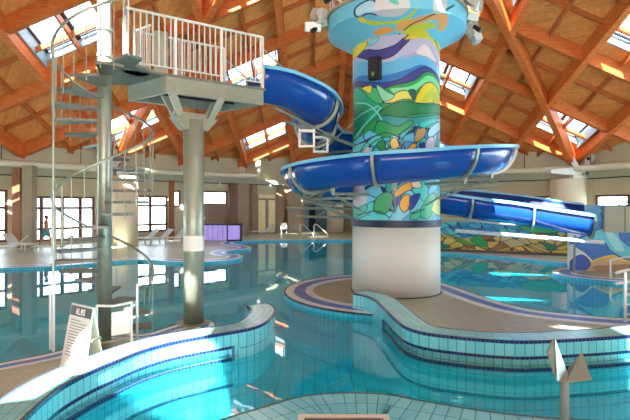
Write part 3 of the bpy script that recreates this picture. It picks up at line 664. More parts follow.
c.curve([(398, 164), (406, 146), (418, 132), (438, 122)], .9, NV); c.curve([(408, 164), (416, 150), (430, 136), (438, 132)], .9, NV)
P([(396, 158), (404, 148), (408, 150), (400, 160)], (232, 170, 50), NV, .7); P([(406, 144), (409, 135), (417, 133), (416, 140), (410, 146)], (176, 150, 100), NV, .7)
P([(416, 153), (420, 142), (428, 141), (426, 154)], (196, 200, 226), NV, .7); P([(372, 149), (376, 144), (380, 148), (378, 154)], (30, 150, 80), NV, .7)
P([(384, 146), (388, 142), (392, 150), (386, 153)], (232, 212, 110), NV, .7); P([(410, 148), (416, 146), (417, 152), (412, 152)], (30, 60, 160)); P([(362, 152), (366, 150), (366, 160), (363, 160)], (240, 206, 180))
c.mosaic([(353, 168), (439, 168), (439, 218), (353, 218)], [(64, 206, 196), (90, 216, 220), (110, 200, 226), (60, 186, 170), (130, 220, 210), (70, 180, 214)], 34, NV, .8, 5)
P([(353, 188), (360, 184), (364, 200), (356, 206), (353, 204)], (214, 196, 206)); P([(372, 198), (382, 192), (387, 200), (380, 212), (370, 210)], (76, 176, 120), NV, .7)
P([(386, 196), (392, 188), (402, 183), (404, 189), (396, 193), (390, 198)], (232, 170, 40), NV, .8); P([(404, 188), (404, 182), (410, 181), (413, 188)], (236, 206, 180), NV, .8)
P([(392, 203), (397, 195), (402, 196), (402, 205), (396, 211)], (238, 176, 36), NV, .9); P([(386, 200), (394, 196), (390, 206), (388, 210)], (36, 70, 170), NV, .6); P([(402, 197), (412, 194), (406, 206), (402, 208)], (30, 60, 150), NV, .6)
P([(414, 205), (420, 196), (430, 194), (422, 216), (410, 214)], (40, 178, 130), NV, .7); P([(404, 212), (412, 208), (410, 217), (402, 217)], (50, 190, 140), NV, .7); P([(424, 208), (438, 190), (438, 214)], (210, 214, 100), NV, .5)
c.curve([(356, 214), (372, 210), (384, 216)], .9, NV); c.curve([(400, 205), (404, 212), (416, 208)], 1, NV)
P([(353, 30), (439, 30), (439, 48), (422, 50), (410, 44), (390, 42), (366, 46), (353, 48)], (98, 188, 222)); P([(358, 46), (364, 39), (376, 38), (384, 43), (376, 47), (364, 49)], (240, 166, 86), (90, 130, 170), .6)
P([(396, 52), (404, 44), (418, 40), (432, 46), (439, 56), (436, 60), (424, 50), (410, 50)], (206, 196, 40)); c.curve([(392, 60), (400, 48), (412, 42), (424, 44), (438, 60)], 1.2, NV)
nx, ny = 260, 560; full = np.concatenate([c.C, c.C[:, ::-1][:, 1:-1]], 1)
tw = empty('slide_tower', (TX, TY, 0), 'tall round slide tower painted with green hills and blue mosaic above a white drum', 'tower')
ZB, ZT = 1.95, 6.72
def tf(i, k):
    n = full.shape[1]; front = nx-1
    z = EYE-(30+189*k/(ny-1)-205)/FPX*(TY)   # row to height
    z = ZT+(ZB-ZT)*k/(ny-1)
    if i < nx: a = math.asin(max(-1, min(1, (353+86*i/(nx-1)-396)/43.))); th = -PI/2+a
    else: q = (i-nx+1)/(nx-1); a = math.asin(max(-1, min(1, (439-86*q-396)/43.))); th = PI/2-a
    return (TX+TR*math.cos(th), TY+TR*math.sin(th), z)
# rows between photo heights: canvas y 47..217 spans the column
r0 = int((44-30)/189*ny); sub = full[r0:]
oldny = ny; ny = sub.shape[0]
grid_obj('painted_column', sub, tf, tw, True)
bm = bmesh.new(); lathe(bm, (TX, TY), [(TR+.01, 0), (TR+.01, 1.78)], 72); link('white_drum', bm, M['drum'], tw, True)
bm = bmesh.new(); lathe(bm, (TX, TY), [(TR+.035, 1.78), (TR+.035, 1.96)], 72); link('dark_band', bm, M['darkblue'], tw)
bm = bmesh.new(); lathe(bm, (TX, TY), [(TR+.02, 0.0), (TR+.05, .0), (TR+.05, .03), (TR+.02, .03)], 72); link('base_ring', bm, M['dark_m'], tw)
# flaring head: canvas over angle and radius
h = Canvas(329, 465, 0, 50, 420, 150, (112, 196, 226))
P = h.poly
P([(352, 8), (366, 4), (372, 14), (380, 20), (372, 22), (362, 16), (354, 18)], (166, 210, 230), NV, 1.6); P([(370, 12), (378, 15), (379, 20), (370, 19)], NV)
P([(372, 0), (392, 0), (398, 14), (390, 24), (376, 24), (368, 18)], (206, 208, 216)); P([(356, 22), (366, 28), (382, 31), (396, 26), (404, 14), (402, 24), (392, 34), (372, 34), (360, 32)], (196, 210, 70))
P([(358, 44), (364, 39), (376, 38), (384, 43), (376, 47), (362, 48)], (240, 166, 86)); P([(388, 34), (404, 28), (416, 22), (428, 16), (438, 20), (446, 34), (440, 38), (428, 26), (412, 34), (396, 42), (388, 46)], (232, 168, 90))
P([(396, 44), (408, 36), (424, 30), (434, 34), (426, 40), (408, 44)], (196, 208, 60)); h.curve([(440, 6), (430, 14), (420, 22), (414, 28), (406, 34), (398, 42), (390, 50)], 1.6, NV)
P([(392, 48), (410, 40), (426, 42), (436, 50)], (214, 204, 50)); P([(352, 20), (356, 18), (358, 26), (354, 26)], (236, 210, 60))
P([(420, 2), (432, 2), (430, 16), (420, 18)], (200, 210, 210)); P([(380, 8), (386, 6), (388, 12)], (90, 200, 190))
HR = 1.86
hc = np.concatenate([h.C, h.C[:, ::-1][:, 1:-1]], 1); hny = 150; hnx = 420
def hf(i, k):
    q = k/(hny-1)            # 0 top .. 1 bottom
    if i < hnx: a = math.asin(max(-1, min(1, -1+2*i/(hnx-1)))); th = -PI/2+a
    else: a = math.asin(max(-1, min(1, 1-2*(i-hnx+1)/(hnx-1)))); th = PI/2-a
    if q < .3: r = HR; z = 7.40-(7.40-7.0)*q/.3
    else: u = (q-.3)/.7; r = HR+(TR-HR)*u**.95; z = 7.0+(6.62-7.0)*u
    return (TX+r*math.cos(th), TY+r*math.sin(th), z)
grid_obj('flared_head', hc, hf, tw, True)
bm = bmesh.new(); lathe(bm, (TX, TY), [(HR, 7.38), (HR+.05, 7.38), (HR+.05, 7.46), (.1, 7.48)], 64); link('head_deck', bm, M['conc'], tw)
for k in range(40):
    a = 2*PI*k/40
    if k % 2 == 0:
        bm = bmesh.new(); tube(bm, [(TX+HR*.97*math.cos(a), TY+HR*.97*math.sin(a), 7.46), (TX+HR*.97*math.cos(a), TY+HR*.97*math.sin(a), 8.4)], .02, 6); link('railing_post', bm, M['white_steel'], tw)
bm = bmesh.new(); tube(bm, [(TX+HR*.97*math.cos(2*PI*k/48), TY+HR*.97*math.sin(2*PI*k/48), 8.4) for k in range(48)], .03, 8, closed=True); link('railing_top', bm, M['white_steel'], tw)
# jagged machinery hung round the head
def gadget(deg, zc, label, s=1.):
    a = math.radians(deg); r = HR+.2*s; cx, cy = TX+r*math.cos(a), TY+r*math.sin(a); t = empty('equipment_pod', (cx, cy, zc), label, 'equipment'); rnd = random.Random(deg)
    for q in range(5):
        bm = bmesh.new(); R = Matrix.Rotation(rnd.uniform(0, 3), 4, Vector((rnd.random(), rnd.random(), rnd.random())).normalized()); v = box(bm, (-.14*s, -.13*s, -.08*s), (.14*s, .13*s, .08*s))
        bmesh.ops.transform(bm, matrix=Matrix.Translation((cx+rnd.uniform(-.16, .16)*s, cy+rnd.uniform(-.12, .12), zc+rnd.uniform(-.22, .24)*s)) @ R, verts=bm.verts[:]); bmesh.ops.bevel(bm, geom=bm.edges[:], offset=.02, segments=1)
        link('grey_housing', bm, M['gravel'] if q % 3 else M['hub'], t)
    bm = bmesh.new(); tube(bm, [(cx, cy, zc), (TX+HR*.9*math.cos(a), TY+HR*.9*math.sin(a), zc+.1)], .04, 8); link('bracket', bm, M['steel'], t)
    bm = bmesh.new(); tube(bm, [(cx, cy, zc-.02), (cx+.15*math.cos(a), cy-.12, zc-.16)], .07, 10); link('lens', bm, M['dark'], t)
gadget(183, 7.2, 'grey angular equipment cluster hung on the left edge of the tower head', 1.5); gadget(208, 7.65, 'small grey equipment box above the left rim of the tower head'); gadget(-5, 7.2, 'grey equipment cluster hung on the right edge of the tower head', 1.2); gadget(-28, 7.6, 'pale equipment pod on the upper right rim of the tower head'); gadget(-62, 7.75, 'grey equipment box over the front right of the tower head')
def colpt(px, py, off=.05):   # point on the tower face
    a = math.asin((px-396)/43.); th = -PI/2+a; r = TR+off; y = TY+r*math.sin(th); return Vector((TX+r*math.cos(th), y, EYE-(py-205)/FPX*y)), th
p, th = colpt(372, 69); s = empty('loudspeaker', p, 'black box loudspeaker mounted high on the painted tower', 'loudspeaker')
bm = bmesh.new(); box(bm, (-.15, -.12, -.28), (.15, .12, .28)); bmesh.ops.bevel(bm, geom=bm.edges[:], offset=.015, segments=2); o = link('speaker_box', bm, M['black'], s, local=True); s.rotation_euler = (0, 0, th+PI/2)
bm = bmesh.new(); box(bm, (-.12, -.135, -.24), (.12, -.12, .24)); link('speaker_grille', bm, M['dark'], s, local=True)
bm = bmesh.new(); box(bm, (-.04, -.142, -.2), (.03, -.135, -.1)); link('label_plate', bm, M['leaf'], s, local=True)
# low mural wall and tall wave mural on the right
def mural_wall(name, label, P0, P1, z0, z1, cv, th=.3, base=None):
    t = empty(name, ((P0[0]+P1[0])/2, (P0[1]+P1[1])/2, z0), label, 'mural wall'); P0, P1 = Vector(P0), Vector(P1); ny_, nx_ = cv.C.shape[:2]; d = (P1-P0).normalized(); n = Vector((-d.y, d.x))
    bm = bmesh.new(); slab(bm, P0+n*(th/2+.01), P1+n*(th/2+.01), th, z0, z1); link('wall_core', bm, M['cream2'], t)
    def fn(i, k): q = P0.lerp(P1, i/(nx_-1))-n*.004; return (q.x, q.y, z1+(z0-z1)*k/(ny_-1))
    grid_obj('painted_face', cv.C, fn, t)
    if base: bm = bmesh.new(); slab(bm, P0-n*.05, P1-n*.05, .1, 0, .12); link('base_kerb', bm, M[base], t)
m = Canvas(0, 100, 0, 20, 520, 110, (88, 182, 214))
m.mosaic([(0, 0), (100, 0), (100, 12), (0, 12)], [(84, 180, 214), (60, 160, 206), (96, 206, 210), (110, 196, 224), (50, 140, 200)], 60, (40, 90, 150), .22, 2, .5, 1)
for k in range(9): m.curve([(2+k*11, 0), (4+k*11, 5), (8+k*11, 9), (14+k*11, 8)], .5, NV)
m.mosaic([(0, 12), (10, 9), (22, 12), (36, 8), (50, 11), (62, 7), (76, 8), (90, 5), (100, 8), (100, 20), (0, 20)], [(224, 190, 84), (206, 178, 96), (90, 160, 80), (216, 150, 60), (196, 186, 130), (30, 130, 110), (150, 104, 60), (228, 206, 110), (210, 190, 96), (196, 160, 70)], 120, (90, 80, 70), .28, 3, .55, 1)
m.poly([(52, 12), (57, 9), (61, 15), (57, 16)], (40, 170, 90), NV, .25)
m.poly([(76, 2), (88, 0), (98, 3), (90, 6), (80, 6)], (60, 180, 110), NV, .4)
mural_wall('mural_wall', 'low mural wall with yellow and green leaf shapes behind the right hand pool', (3.2, 26.0), (11.9, 22.0), 0, 1.5, m, base='dark_m')
m = Canvas(0, 60, 0, 66, 420, 420, (40, 116, 202))
m.poly([(0, 0), (60, 0), (60, 14), (40, 10), (20, 16), (0, 22)], (58, 150, 206)); m.mosaic([(18, 0), (60, 0), (60, 20), (40, 18), (22, 16)], [(60, 150, 206), (84, 180, 216), (50, 120, 190), (70, 196, 200)], 40, NV, .4, 3)
m.poly([(2, 40), (12, 30), (24, 22), (32, 26), (34, 34), (44, 44), (60, 46), (60, 52), (40, 54), (28, 46), (22, 36), (12, 36)], (92, 206, 222), (30, 60, 160), .8)
m.poly([(30, 10), (40, 16), (44, 28), (54, 40), (60, 40), (60, 22), (48, 12), (40, 6)], (84, 200, 220), (220, 240, 246), .7); m.poly([(24, 28), (28, 26), (36, 44), (30, 44)], (160, 230, 236))
m.poly([(40, 4), (48, 8), (54, 24), (60, 30), (60, 8)], (50, 160, 208), (230, 240, 246), .6); m.poly([(0, 22), (8, 20), (12, 26), (6, 32), (0, 32)], (230, 236, 236)); m.poly([(0, 40), (6, 44), (12, 50), (16, 60), (0, 66)], (210, 222, 228), (40, 60, 150), .6)
m.poly([(10, 66), (16, 56), (28, 50), (34, 54), (44, 56), (60, 52), (60, 66)], (200, 176, 130), (236, 208, 60), 1.3); m.curve([(24, 51), (34, 53.5), (44, 56), (60, 52)], 1.2, (236, 208, 60)); m.poly([(20, 60), (60, 58), (60, 66), (20, 66)], (160, 128, 100))
m.poly([(0, 58), (8, 50), (14, 58), (10, 66), (0, 66)], (40, 90, 190), NV, .6)
mural_wall('mural_wall', 'tall blue wave mural wall with sandy foot at the right edge of the pool', (9.2, 17.35), (11.9, 16.4), 0, 2.35, m, th=.5)
bm = bmesh.new(); slab(bm, (10.12, 16.8), (11.3, 16.385), .3, 1.4, 2.3); bmesh.ops.bevel(bm, geom=bm.edges[:], offset=.02, segments=1); t = empty('service_box', (10.6, 16.5, 1.35), 'plain grey green cabinet on the front of the tall blue wave mural', 'cabinet'); link('cabinet_body', bm, M['cornice'], t)
bm = bmesh.new(); slab(bm, (10.62, 16.46), (10.64, 16.453), .02, 1.42, 2.28); link('cabinet_seam', bm, M['dark'], t)
# ---------------------------------------------------------------- water slide
cx0, cy0, R = 2.2, 13.2, 2.5
pts = [(-1.35, 10.75, 5.3), (-.75, 11.05, 5.25), (-.15, 11.6, 5.05), (.1, 12.6, 4.85), (.0, 13.9, 4.72), (.35, 15.1, 4.62)]
def hz(deg): return float(np.interp(-deg, [-130, -90, 0, 90, 180, 270, 300], [4.6, 4.42, 3.92, 3.5, 3.26, 2.95, 2.88]))
for dg in range(120, -271, -15): a = math.radians(dg); pts.append((cx0+R*math.cos(a), cy0+R*math.sin(a), hz(dg)))
pts += [(3.6, 16.0, 2.83), (5.0, 15.95, 2.72), (6.6, 15.9, 2.55), (8.1, 15.5, 2.3), (8.75, 15.3, 2.2)]
path = resample(cr(pts, 6), .16); seg = 13; SW, SD = .56, .64
sl_ = empty('water_slide', (TX, 14.5, 0), 'royal blue open trough water slide winding round the painted tower', 'water slide')
frames = []; WSC = []
for i, p in enumerate(path):
    t = Vector(path[min(i+1, len(path)-1)]-path[max(i-1, 0)]); t.normalize(); hh = Vector((-t.y, t.x, 0)).normalized(); 
    ex = max(0, min(1, (i/len(path)-.80)/.08)); hh = (hh+Vector((0, 0, .22*ex))).normalized(); WSC.append(1+.28*ex); frames.append((Vector(p), t, hh))
def ringpts(fr, w, d, n=seg, a0=0, a1=PI):
    p, t, hh = fr[:3]; k_ = WSC[frames.index(fr)]; w *= k_; d *= k_; return [p+hh*w*math.cos(a0+(a1-a0)*k/(n-1))-Vector((0, 0, d*math.sin(a0+(a1-a0)*k/(n-1)))) for k in range(n)]
def trough(fs, nm):
    bm = bmesh.new(); rows = []
    for fr in fs:
        o = ringpts(fr, SW, SD); i_ = ringpts(fr, SW-.035, SD-.035)[::-1]; rows.append([bm.verts.new(q) for q in o+i_])
    for A, B in zip(rows, rows[1:]):
        m_ = len(A)
        for k in range(m_): f = bm.faces.new([A[k], A[(k+1) % m_], B[(k+1) % m_], B[k]]); f.material_index = 0 if k < seg else 1
    bm.faces.new(rows[0]); bm.faces.new(rows[-1][::-1]); return link(nm, bm, [M['slide'], M['slide_in']], sl_, True)
def lip(fs, nm, par):
    for s in (-1, 1):
        bm = bmesh.new(); rows = []
        for fr_ in fs:
            p, t, hh = fr_; c_ = p+hh*s*SW*WSC[frames.index(fr_)]; o = hh*s; rows.append([bm.verts.new(q) for q in (c_-o*.04-Vector((0, 0, .01)), c_-o*.04+Vector((0, 0, .035)), c_+o*.09+Vector((0, 0, .035)), c_+o*.09-Vector((0, 0, .04)), c_+o*.05-Vector((0, 0, .04)))])
        for A, B in zip(rows, rows[1:]):
            for k in range(5): bm.faces.new([A[k], A[(k+1) % 5], B[(k+1) % 5], B[k]])
        bm.faces.new(rows[0]); bm.faces.new(rows[-1][::-1]); link(nm, bm, M['lip'], sl_).parent = par
n = len(frames); nsec = 15; bnd = [round(n*k/nsec) for k in range(nsec+1)]; bnd[-1] = n
for a, b in zip(bnd, bnd[1:]):
    fs = frames[a:min(b+1, n)]; tr_o = trough(fs, 'slide_section'); lip(fs, 'slide_lip', tr_o)
for b in bnd[:-1]+[n-1]:
    fr = frames[b]; bm = bmesh.new(); p, t, hh = fr; A = ringpts(fr, SW+.005, SD+.005, 17); B = ringpts(fr, SW+.07, SD+.07, 17); rows = []
    for q, r_ in zip(A, B): rows.append([bm.verts.new(q-t*.03), bm.verts.new(r_-t*.03), bm.verts.new(r_+t*.03), bm.verts.new(q+t*.03)])
    for a_, b_ in zip(rows, rows[1:]):
        for k in range(4): bm.faces.new([a_[k], a_[(k+1) % 4], b_[(k+1) % 4], b_[k]])
    bm.faces.new(rows[0]); bm.faces.new(rows[-1][::-1]); link('flange_ring', bm, M['steel'], sl_)
def strut(P_, Q_, r=.035, nm='support_arm', mat='steel', parent=None):
    bm = bmesh.new(); tube(bm, [P_, Q_], r, 8); return link(nm, bm, M[mat], parent or sl_)
for dg in (-25, -60, -100, -135, -170, 150, 60, 20):
    a = math.radians(dg); dgl = dg if dg <= 0 else (dg-360 if dg == 150 else dg); z = hz(dgl)-SD-.12
    q = Vector((cx0+R*math.cos(a), cy0+R*math.sin(a), z)); i_ = Vector((TX+TR*.98*math.cos(a), TY+TR*.98*math.sin(a), z))
    strut(i_, q, .04); strut(q, q+Vector((0, 0, .14)), .05, 'saddle'); strut(Vector((i_.x, i_.y, z-.55)), q, .022, 'brace')
for z, x0, x1, y in ((2.25, -.9, 1.2, 14.9), (1.98, -.6, 1.2, 15.2), (4.0, .2, 1.5, 15.2), (3.75, .3, 1.5, 15.1)): strut((x0, y, z), (x1+.3, y-.9, z), .04, 'cross_tube')
for (p_, q_) in (((.2, 12.2, 4.15), (1.3, 13.0, 3.9)), ((-.9, 10.9, 4.55), (.6, 12.4, 4.05)), ((-.7, 11.2, 4.3), (1.3, 13.6, 3.95)), ((.1, 14.5, 3.9), (1.4, 14.0, 5.0)), ((.9, 15.8, 3.9), (1.9, 14.3, 4.9)), ((-.4, 12.2, 2.5), (1.2, 13.0, 3.0)), ((0, 14.6, 1.95), (1.3, 14.0, 2.8)), ((3.3, 13.6, 2.0), (6.5, 15.6, 1.7)), ((3.2, 13.5, 2.85), (4.8, 12.6, 2.95)), ((3.2, 13, 2.7), (5.2, 13.4, 2.85))): strut(p_, q_, .03, 'brace')
for (x, y, z) in ((.15, 12.5, 4.16), (-.2, 11.7, 4.2)):
    bm = bmesh.new(); box(bm, (x-.2, y-.08, z-.45), (x-.15, y+.08, z)); box(bm, (x+.15, y-.08, z-.45), (x+.2, y+.08, z)); box(bm, (x-.15, y-.08, z-.45), (x+.15, y+.08, z-.4)); box(bm, (x-.15, y-.08, z-.08), (x+.15, y+.08, z-.02)); link('steel_cradle', bm, M['hub'], sl_)
strut((8.5, 15.7, 1.35), (8.95, 16.6, .0), .035, 'support_leg'); strut((4.4, 15.0, 1.55), (9.2, 15.3, 1.15), .06, 'cross_tube', 'white_steel')  # white of the cross tube stands in for sunlight on galvanised steel
# ---------------------------------------------------------------- launch platform on its column
pf = empty('slide_platform', (-2.37, 9.5, 0), 'raised steel slide launch platform with railings on a single round column', 'platform'); PZ = 4.82
A = Vector((-3.4, 8.6)); B = Vector((-1.09, 10.15)); D = Vector((-.8, .6))*1.25; ab = B-A
def T(t, s=0): return A+ab*t+D*s
bm = bmesh.new(); q = [T(-.0), T(1.02), T(1.02, 1), T(0, 1)]; hexa(bm, [(*p, PZ-.05) for p in q], [(*p, PZ) for p in q]); link('platform_floor', bm, M['tread'], pf)
bm = bmesh.new(); q = [T(.26), T(1.0), T(1.0, .07), T(.26, .07)]; hexa(bm, [(*p, PZ-.36) for p in q], [(*p, PZ-.05) for p in q]); link('edge_beam', bm, M['steel'], pf)
bm = bmesh.new(); q = [T(.26, .07), T(.29, .07), T(.29, 1), T(.26, 1)]; hexa(bm, [(*p, PZ-.36) for p in q], [(*p, PZ-.05) for p in q]); link('edge_beam', bm, M['steel'], pf)
bm = bmesh.new(); q = [T(.29, .93), T(1.0, .93), T(1.0, 1), T(.29, 1)]; hexa(bm, [(*p, PZ-.36) for p in q], [(*p, PZ-.05) for p in q]); link('edge_beam', bm, M['steel'], pf)
bm = bmesh.new(); q = [T(.97, .07), T(1.0, .07), T(1.0, .93), T(.97, .93)]; hexa(bm, [(*p, PZ-.36) for p in q], [(*p, PZ-.05) for p in q]); link('edge_beam', bm, M['steel'], pf)
for s in (.35, .65):
    bm = bmesh.new(); q = [T(.29, s-.02), T(.97, s-.02), T(.97, s+.02), T(.29, s+.02)]; hexa(bm, [(*p, PZ-.25) for p in q], [(*p, PZ-.06) for p in q]); link('floor_joist', bm, M['dark'], pf)
cc = Vector((-2.4, 9.5))
bm = bmesh.new(); tube(bm, [(*cc, 0), (*cc, 4.02)], .2, 28); link('column', bm, M['pole'], pf, True)
bm = bmesh.new(); tube(bm, [(*cc, .0), (*cc, .03)], .32, 24); link('base_plate', bm, M['steel'], pf)
bm = bmesh.new(); tube(bm, [(*cc, 1.45), (*cc, 1.75)], .204, 28, cap=False); link('paper_notice', bm, M['paper'], pf, True)
dn = ab.normalized(); nn = Vector((-dn.y, dn.x))
bm = bmesh.new(); q = [cc-dn*.45-nn*.14, cc+dn*.45-nn*.14, cc+dn*.45+nn*.14, cc-dn*.45+nn*.14]
hexa(bm, [(*(cc-dn*.25-nn*.14), 3.82), (*(cc+dn*.25-nn*.14), 3.82), (*(cc+dn*.25+nn*.14), 3.82), (*(cc-dn*.25+nn*.14), 3.82)], [(*p, 4.06) for p in q]); link('column_head', bm, M['steel'], pf)
for s in (-1, 1):
    for w_ in (-.13, .13):
        bm = bmesh.new(); a = cc+dn*.3*s+nn*w_; b = cc+dn*.5*s+nn*w_*1.6
        hexa(bm, [(*(a-dn*.07-nn*.03), 4.06), (*(a+dn*.07-nn*.03), 4.06), (*(a+dn*.07+nn*.03), 4.06), (*(a-dn*.07+nn*.03), 4.06)], [(*(b-dn*.08-nn*.03), PZ-.34), (*(b+dn*.08-nn*.03), PZ-.34), (*(b+dn*.08+nn*.03), PZ-.34), (*(b-dn*.08+nn*.03), PZ-.34)]); link('raking_bracket', bm, M['steel'], pf)
bm = bmesh.new(); slab(bm, cc-dn*.4, cc+dn*.4, .1, 4.06, 4.16); link('cross_beam', bm, M['steel'], pf)
rp = empty_r = link('platform_railing', bmesh.new(), M['white_steel'], pf)
def rail(fn, posts, nb, h=1.08, mid=False, t0=0., t1=1.):
    bm = bmesh.new(); P0, P1 = fn(t0), fn(t1)
    tube(bm, [(*P0, PZ+h), (*P1, PZ+h)], .026, 8); link('top_rail', bm, M['white_steel'], pf)
    bm = bmesh.new(); tube(bm, [(*P0, PZ+.12), (*P1, PZ+.12)], .016, 6); link('bottom_rail', bm, M['white_steel'], pf)
    for t in posts: bm = bmesh.new(); p = fn(t); tube(bm, [(*p, PZ), (*p, PZ+h)], .03, 8); link('railing_post', bm, M['white_steel'], pf)
    bm = bmesh.new()
    for k in range(nb):
        t = t0+(t1-t0)*(k+.5)/nb
        if min(abs(t-x) for x in posts) < .02: continue
        bm = bmesh.new(); p = fn(t); tube(bm, [(*p, PZ+.12), (*p, PZ+h)], .013, 6); link('baluster', bm, M['white_steel'], pf)
    bm.free() if False else None
bpy.data.objects.remove(rp)
rail(lambda t: T(t, .02), (0, .333, .667, 1), 25); rail(lambda t: T(t, .97), (.3, .65, 1), 16, t0=.3); rail(lambda s: T(0.3, s), (.98,), 7, t0=.55, t1=.97)
for s in (.03, .97): 
    b = T(1, s); bm = bmesh.new(); tube(bm, [(*b, PZ+.85), (b.x+.45, b.y+.35, PZ+.5), (b.x+.75, b.y+.6, PZ+.25)], .022, 8); link('exit_handrail', bm, M['steel'], pf)
bm = bmesh.new(); a_ = T(.3, .45); slab(bm, a_, a_+Vector((.25, .1)), .03, PZ+.1, PZ+.95); link('gate_panel', bm, M['steel'], pf)
# ---------------------------------------------------------------- spiral staircase
SXc, SYc, SR = -3.64, 8.3, .80
sp = empty('spiral_staircase', (SXc, SYc, 0), 'tall galvanised spiral staircase climbing to the slide platform at left', 'staircase')
bm = bmesh.new(); tube(bm, [(SXc, SYc, 0), (SXc, SYc, 6.6)], .115, 24); link('centre_pole', bm, M['steel'], sp, True)
for z in (5.35, 4.9): bm = bmesh.new(); tube(bm, [(SXc, SYc, z), (SXc, SYc, z+.06)], .13, 24); link('pole_collar', bm, M['steel'], sp)
def pol(deg, r): a = math.radians(deg); return Vector((SXc+r*math.cos(a), SYc+r*math.sin(a)))
A0, STP = -40, 29
for k in range(1, 24):
    am = A0-STP*(k-.5)-6; z = PZ-.2*k; bm = bmesh.new(); half = 16
    q = [pol(am+60, .1), pol(am-60, .1)]+[pol(am-half+4*j_, SR-.02) for j_ in range(9)]
    q = [pol(am+half*3, .11), pol(am-half*3, .11)]+[pol(am-half+half*2*j_/6, SR-.02) for j_ in range(7)]
    hexa(bm, [(*p, z-.045) for p in q], [(*p, z) for p in q]); link('stair_tread', bm, M['tread'], sp)
    for e in (-10, 4):
        a = am+e; p = pol(a, SR); s_ = (A0-a)/STP; bm = bmesh.new(); zr = PZ+.9-.2*s_; tube(bm, [(*p, z-.12), (*p, zr)], .0085, 6); link('baluster', bm, M['steel'], sp)
q = [pol(80, .1), pol(-42, .1)]+[pol(-42, SR), pol(-20, SR), (-3.12, 8.35), (-2.95, 8.85), (-3.35, 9.1)]
bm = bmesh.new(); hexa(bm, [(*p, PZ-.05) for p in q], [(*p, PZ-.005) for p in q]); link('top_landing', bm, M['tread'], sp)
hr = [(-3.4, 8.6, PZ+.95), (-3.22, 8.1, PZ+.92)]+[(*pol(A0-STP*s_, SR), PZ+.9-.2*s_) for s_ in np.arange(.1, 23.6, .35)]
bm = bmesh.new(); tube(bm, hr, .023, 8); link('spiral_handrail', bm, M['steel'], sp, True)
for j_ in range(1):
    p = pol(A0, SR); bm = bmesh.new(); tube(bm, [(*p, PZ-.04), (*p, PZ+.92)], .012, 6); link('baluster', bm, M['white_steel'], sp)
for dg, h_ in ((-130, 1.2), (-142, 1.05), (-750, 1.05), (-30, .5)):
    p = pol(dg, SR+.03); bm = bmesh.new(); tube(bm, [(*p, 0), (*p, h_)], .022, 8); link('newel_post', bm, M['white_steel'], sp)
bm = bmesh.new(); p = pol(-130, SR+.03); tube(bm, [(*p, 0), (*p, 4.9)], .014, 6); link('stay_rod', bm, M['steel'], sp)
bm = bmesh.new(); p = pol(-165, SR+.0); tube(bm, [(*p, 0), (*p, 4.4)], .014, 6); link('stay_rod', bm, M['steel'], sp)
# gate at the foot, hung with a white board
gt = empty('stair_gate', (-3.0, 7.75, 0), 'small white tube gate with a white board at the foot of the spiral stairs', 'gate')
for a_, b_ in (((-3.32, 7.3), (-3.32, 7.3)), ((-2.93, 7.66), (-2.93, 7.66))):
    bm = bmesh.new(); tube(bm, [(*a_, 0), (*a_, .82)], .02, 8); link('gate_post', bm, M['white_steel'], gt)
bm = bmesh.new(); tube(bm, [(-3.32, 7.3, .82), (-3.14, 7.46, .78), (-2.93, 7.66, .80)], .02, 8); link('gate_rail', bm, M['white_steel'], gt)
bm = bmesh.new(); q = [(-3.16, 7.45), (-2.95, 7.64)]; slab(bm, q[0], q[1], .025, .32, .68); bmesh.ops.bevel(bm, geom=bm.edges[:], offset=.01, segments=2); link('white_board', bm, M['paper'], gt)
for z in (.12, .24): bm = bmesh.new(); tube(bm, [(-3.32, 7.3, z), (-2.93, 7.66, z)], .015, 6); link('gate_bar', bm, M['steel'], gt)
# A-frame notice
sg = empty('notice_board', (-3.4, 7.0, 0), 'white A-frame notice board with dark heading strip on the deck by the stairs', 'notice board')
def quad(nm, pts, th, mat):
    a = [Vector(p) for p in pts]; n_ = (a[1]-a[0]).cross(a[3]-a[0]).normalized()*th/2; bm = bmesh.new(); hexa(bm, [p-n_ for p in a], [p+n_ for p in a]); return link(nm, bm, M[mat], sg)
bl, br_, tr_, tl_ = Vector((-3.70, 6.98, 0)), Vector((-3.17, 6.60, 0)), Vector((-3.16, 6.86, .88)), Vector((-3.64, 7.2, .88))
def S(u, v, o=0.): 
    n_ = (br_-bl).cross(tl_-bl).normalized(); return bl.lerp(br_, u).lerp(tl_.lerp(tr_, u), v)+n_*o
f_ = quad('front_panel', [S(0, 0), S(1, 0), S(1, 1), S(0, 1)], .02, 'paper')
quad('back_panel', [(-3.6, 7.42, 0), (-3.09, 7.02, 0), tr_+Vector((0, .01, 0)), tl_+Vector((0, .01, 0))], .02, 'paper')
quad('header_strip', [S(.03, .82, .013), S(.97, .82, .013), S(.97, .975, .013), S(.03, .975, .013)], .004, 'signdark')
quad('hinge_strut', [(-3.14, 6.75, .42), (-3.1, 6.95, .42), (-3.1, 6.95, .45), (-3.14, 6.75, .45)], .02, 'steel')
FONT = {'L': ['#..', '#..', '#..', '#..', '###'], 'M': ['#.#', '###', '###', '#.#', '#.#'], 'O': ['###', '#.#', '#.#', '#.#', '###'], 'A': ['.#.', '#.#', '###', '#.#', '#.#'], 'C': ['###', '#..', '#..', '#..', '###'], 'H': ['#.#', '#.#', '###', '#.#', '#.#'], 'T': ['###', '.#.', '.#.', '.#.', '.#.'], 'U': ['#.#', '#.#', '#.#', '#.#', '###'], 'N': ['#.#', '###', '###', '#.#', '#.#'], 'G': ['###', '#..', '#.#', '#.#', '###']}
bm = bmesh.new(); wd_ = 'ALMO'
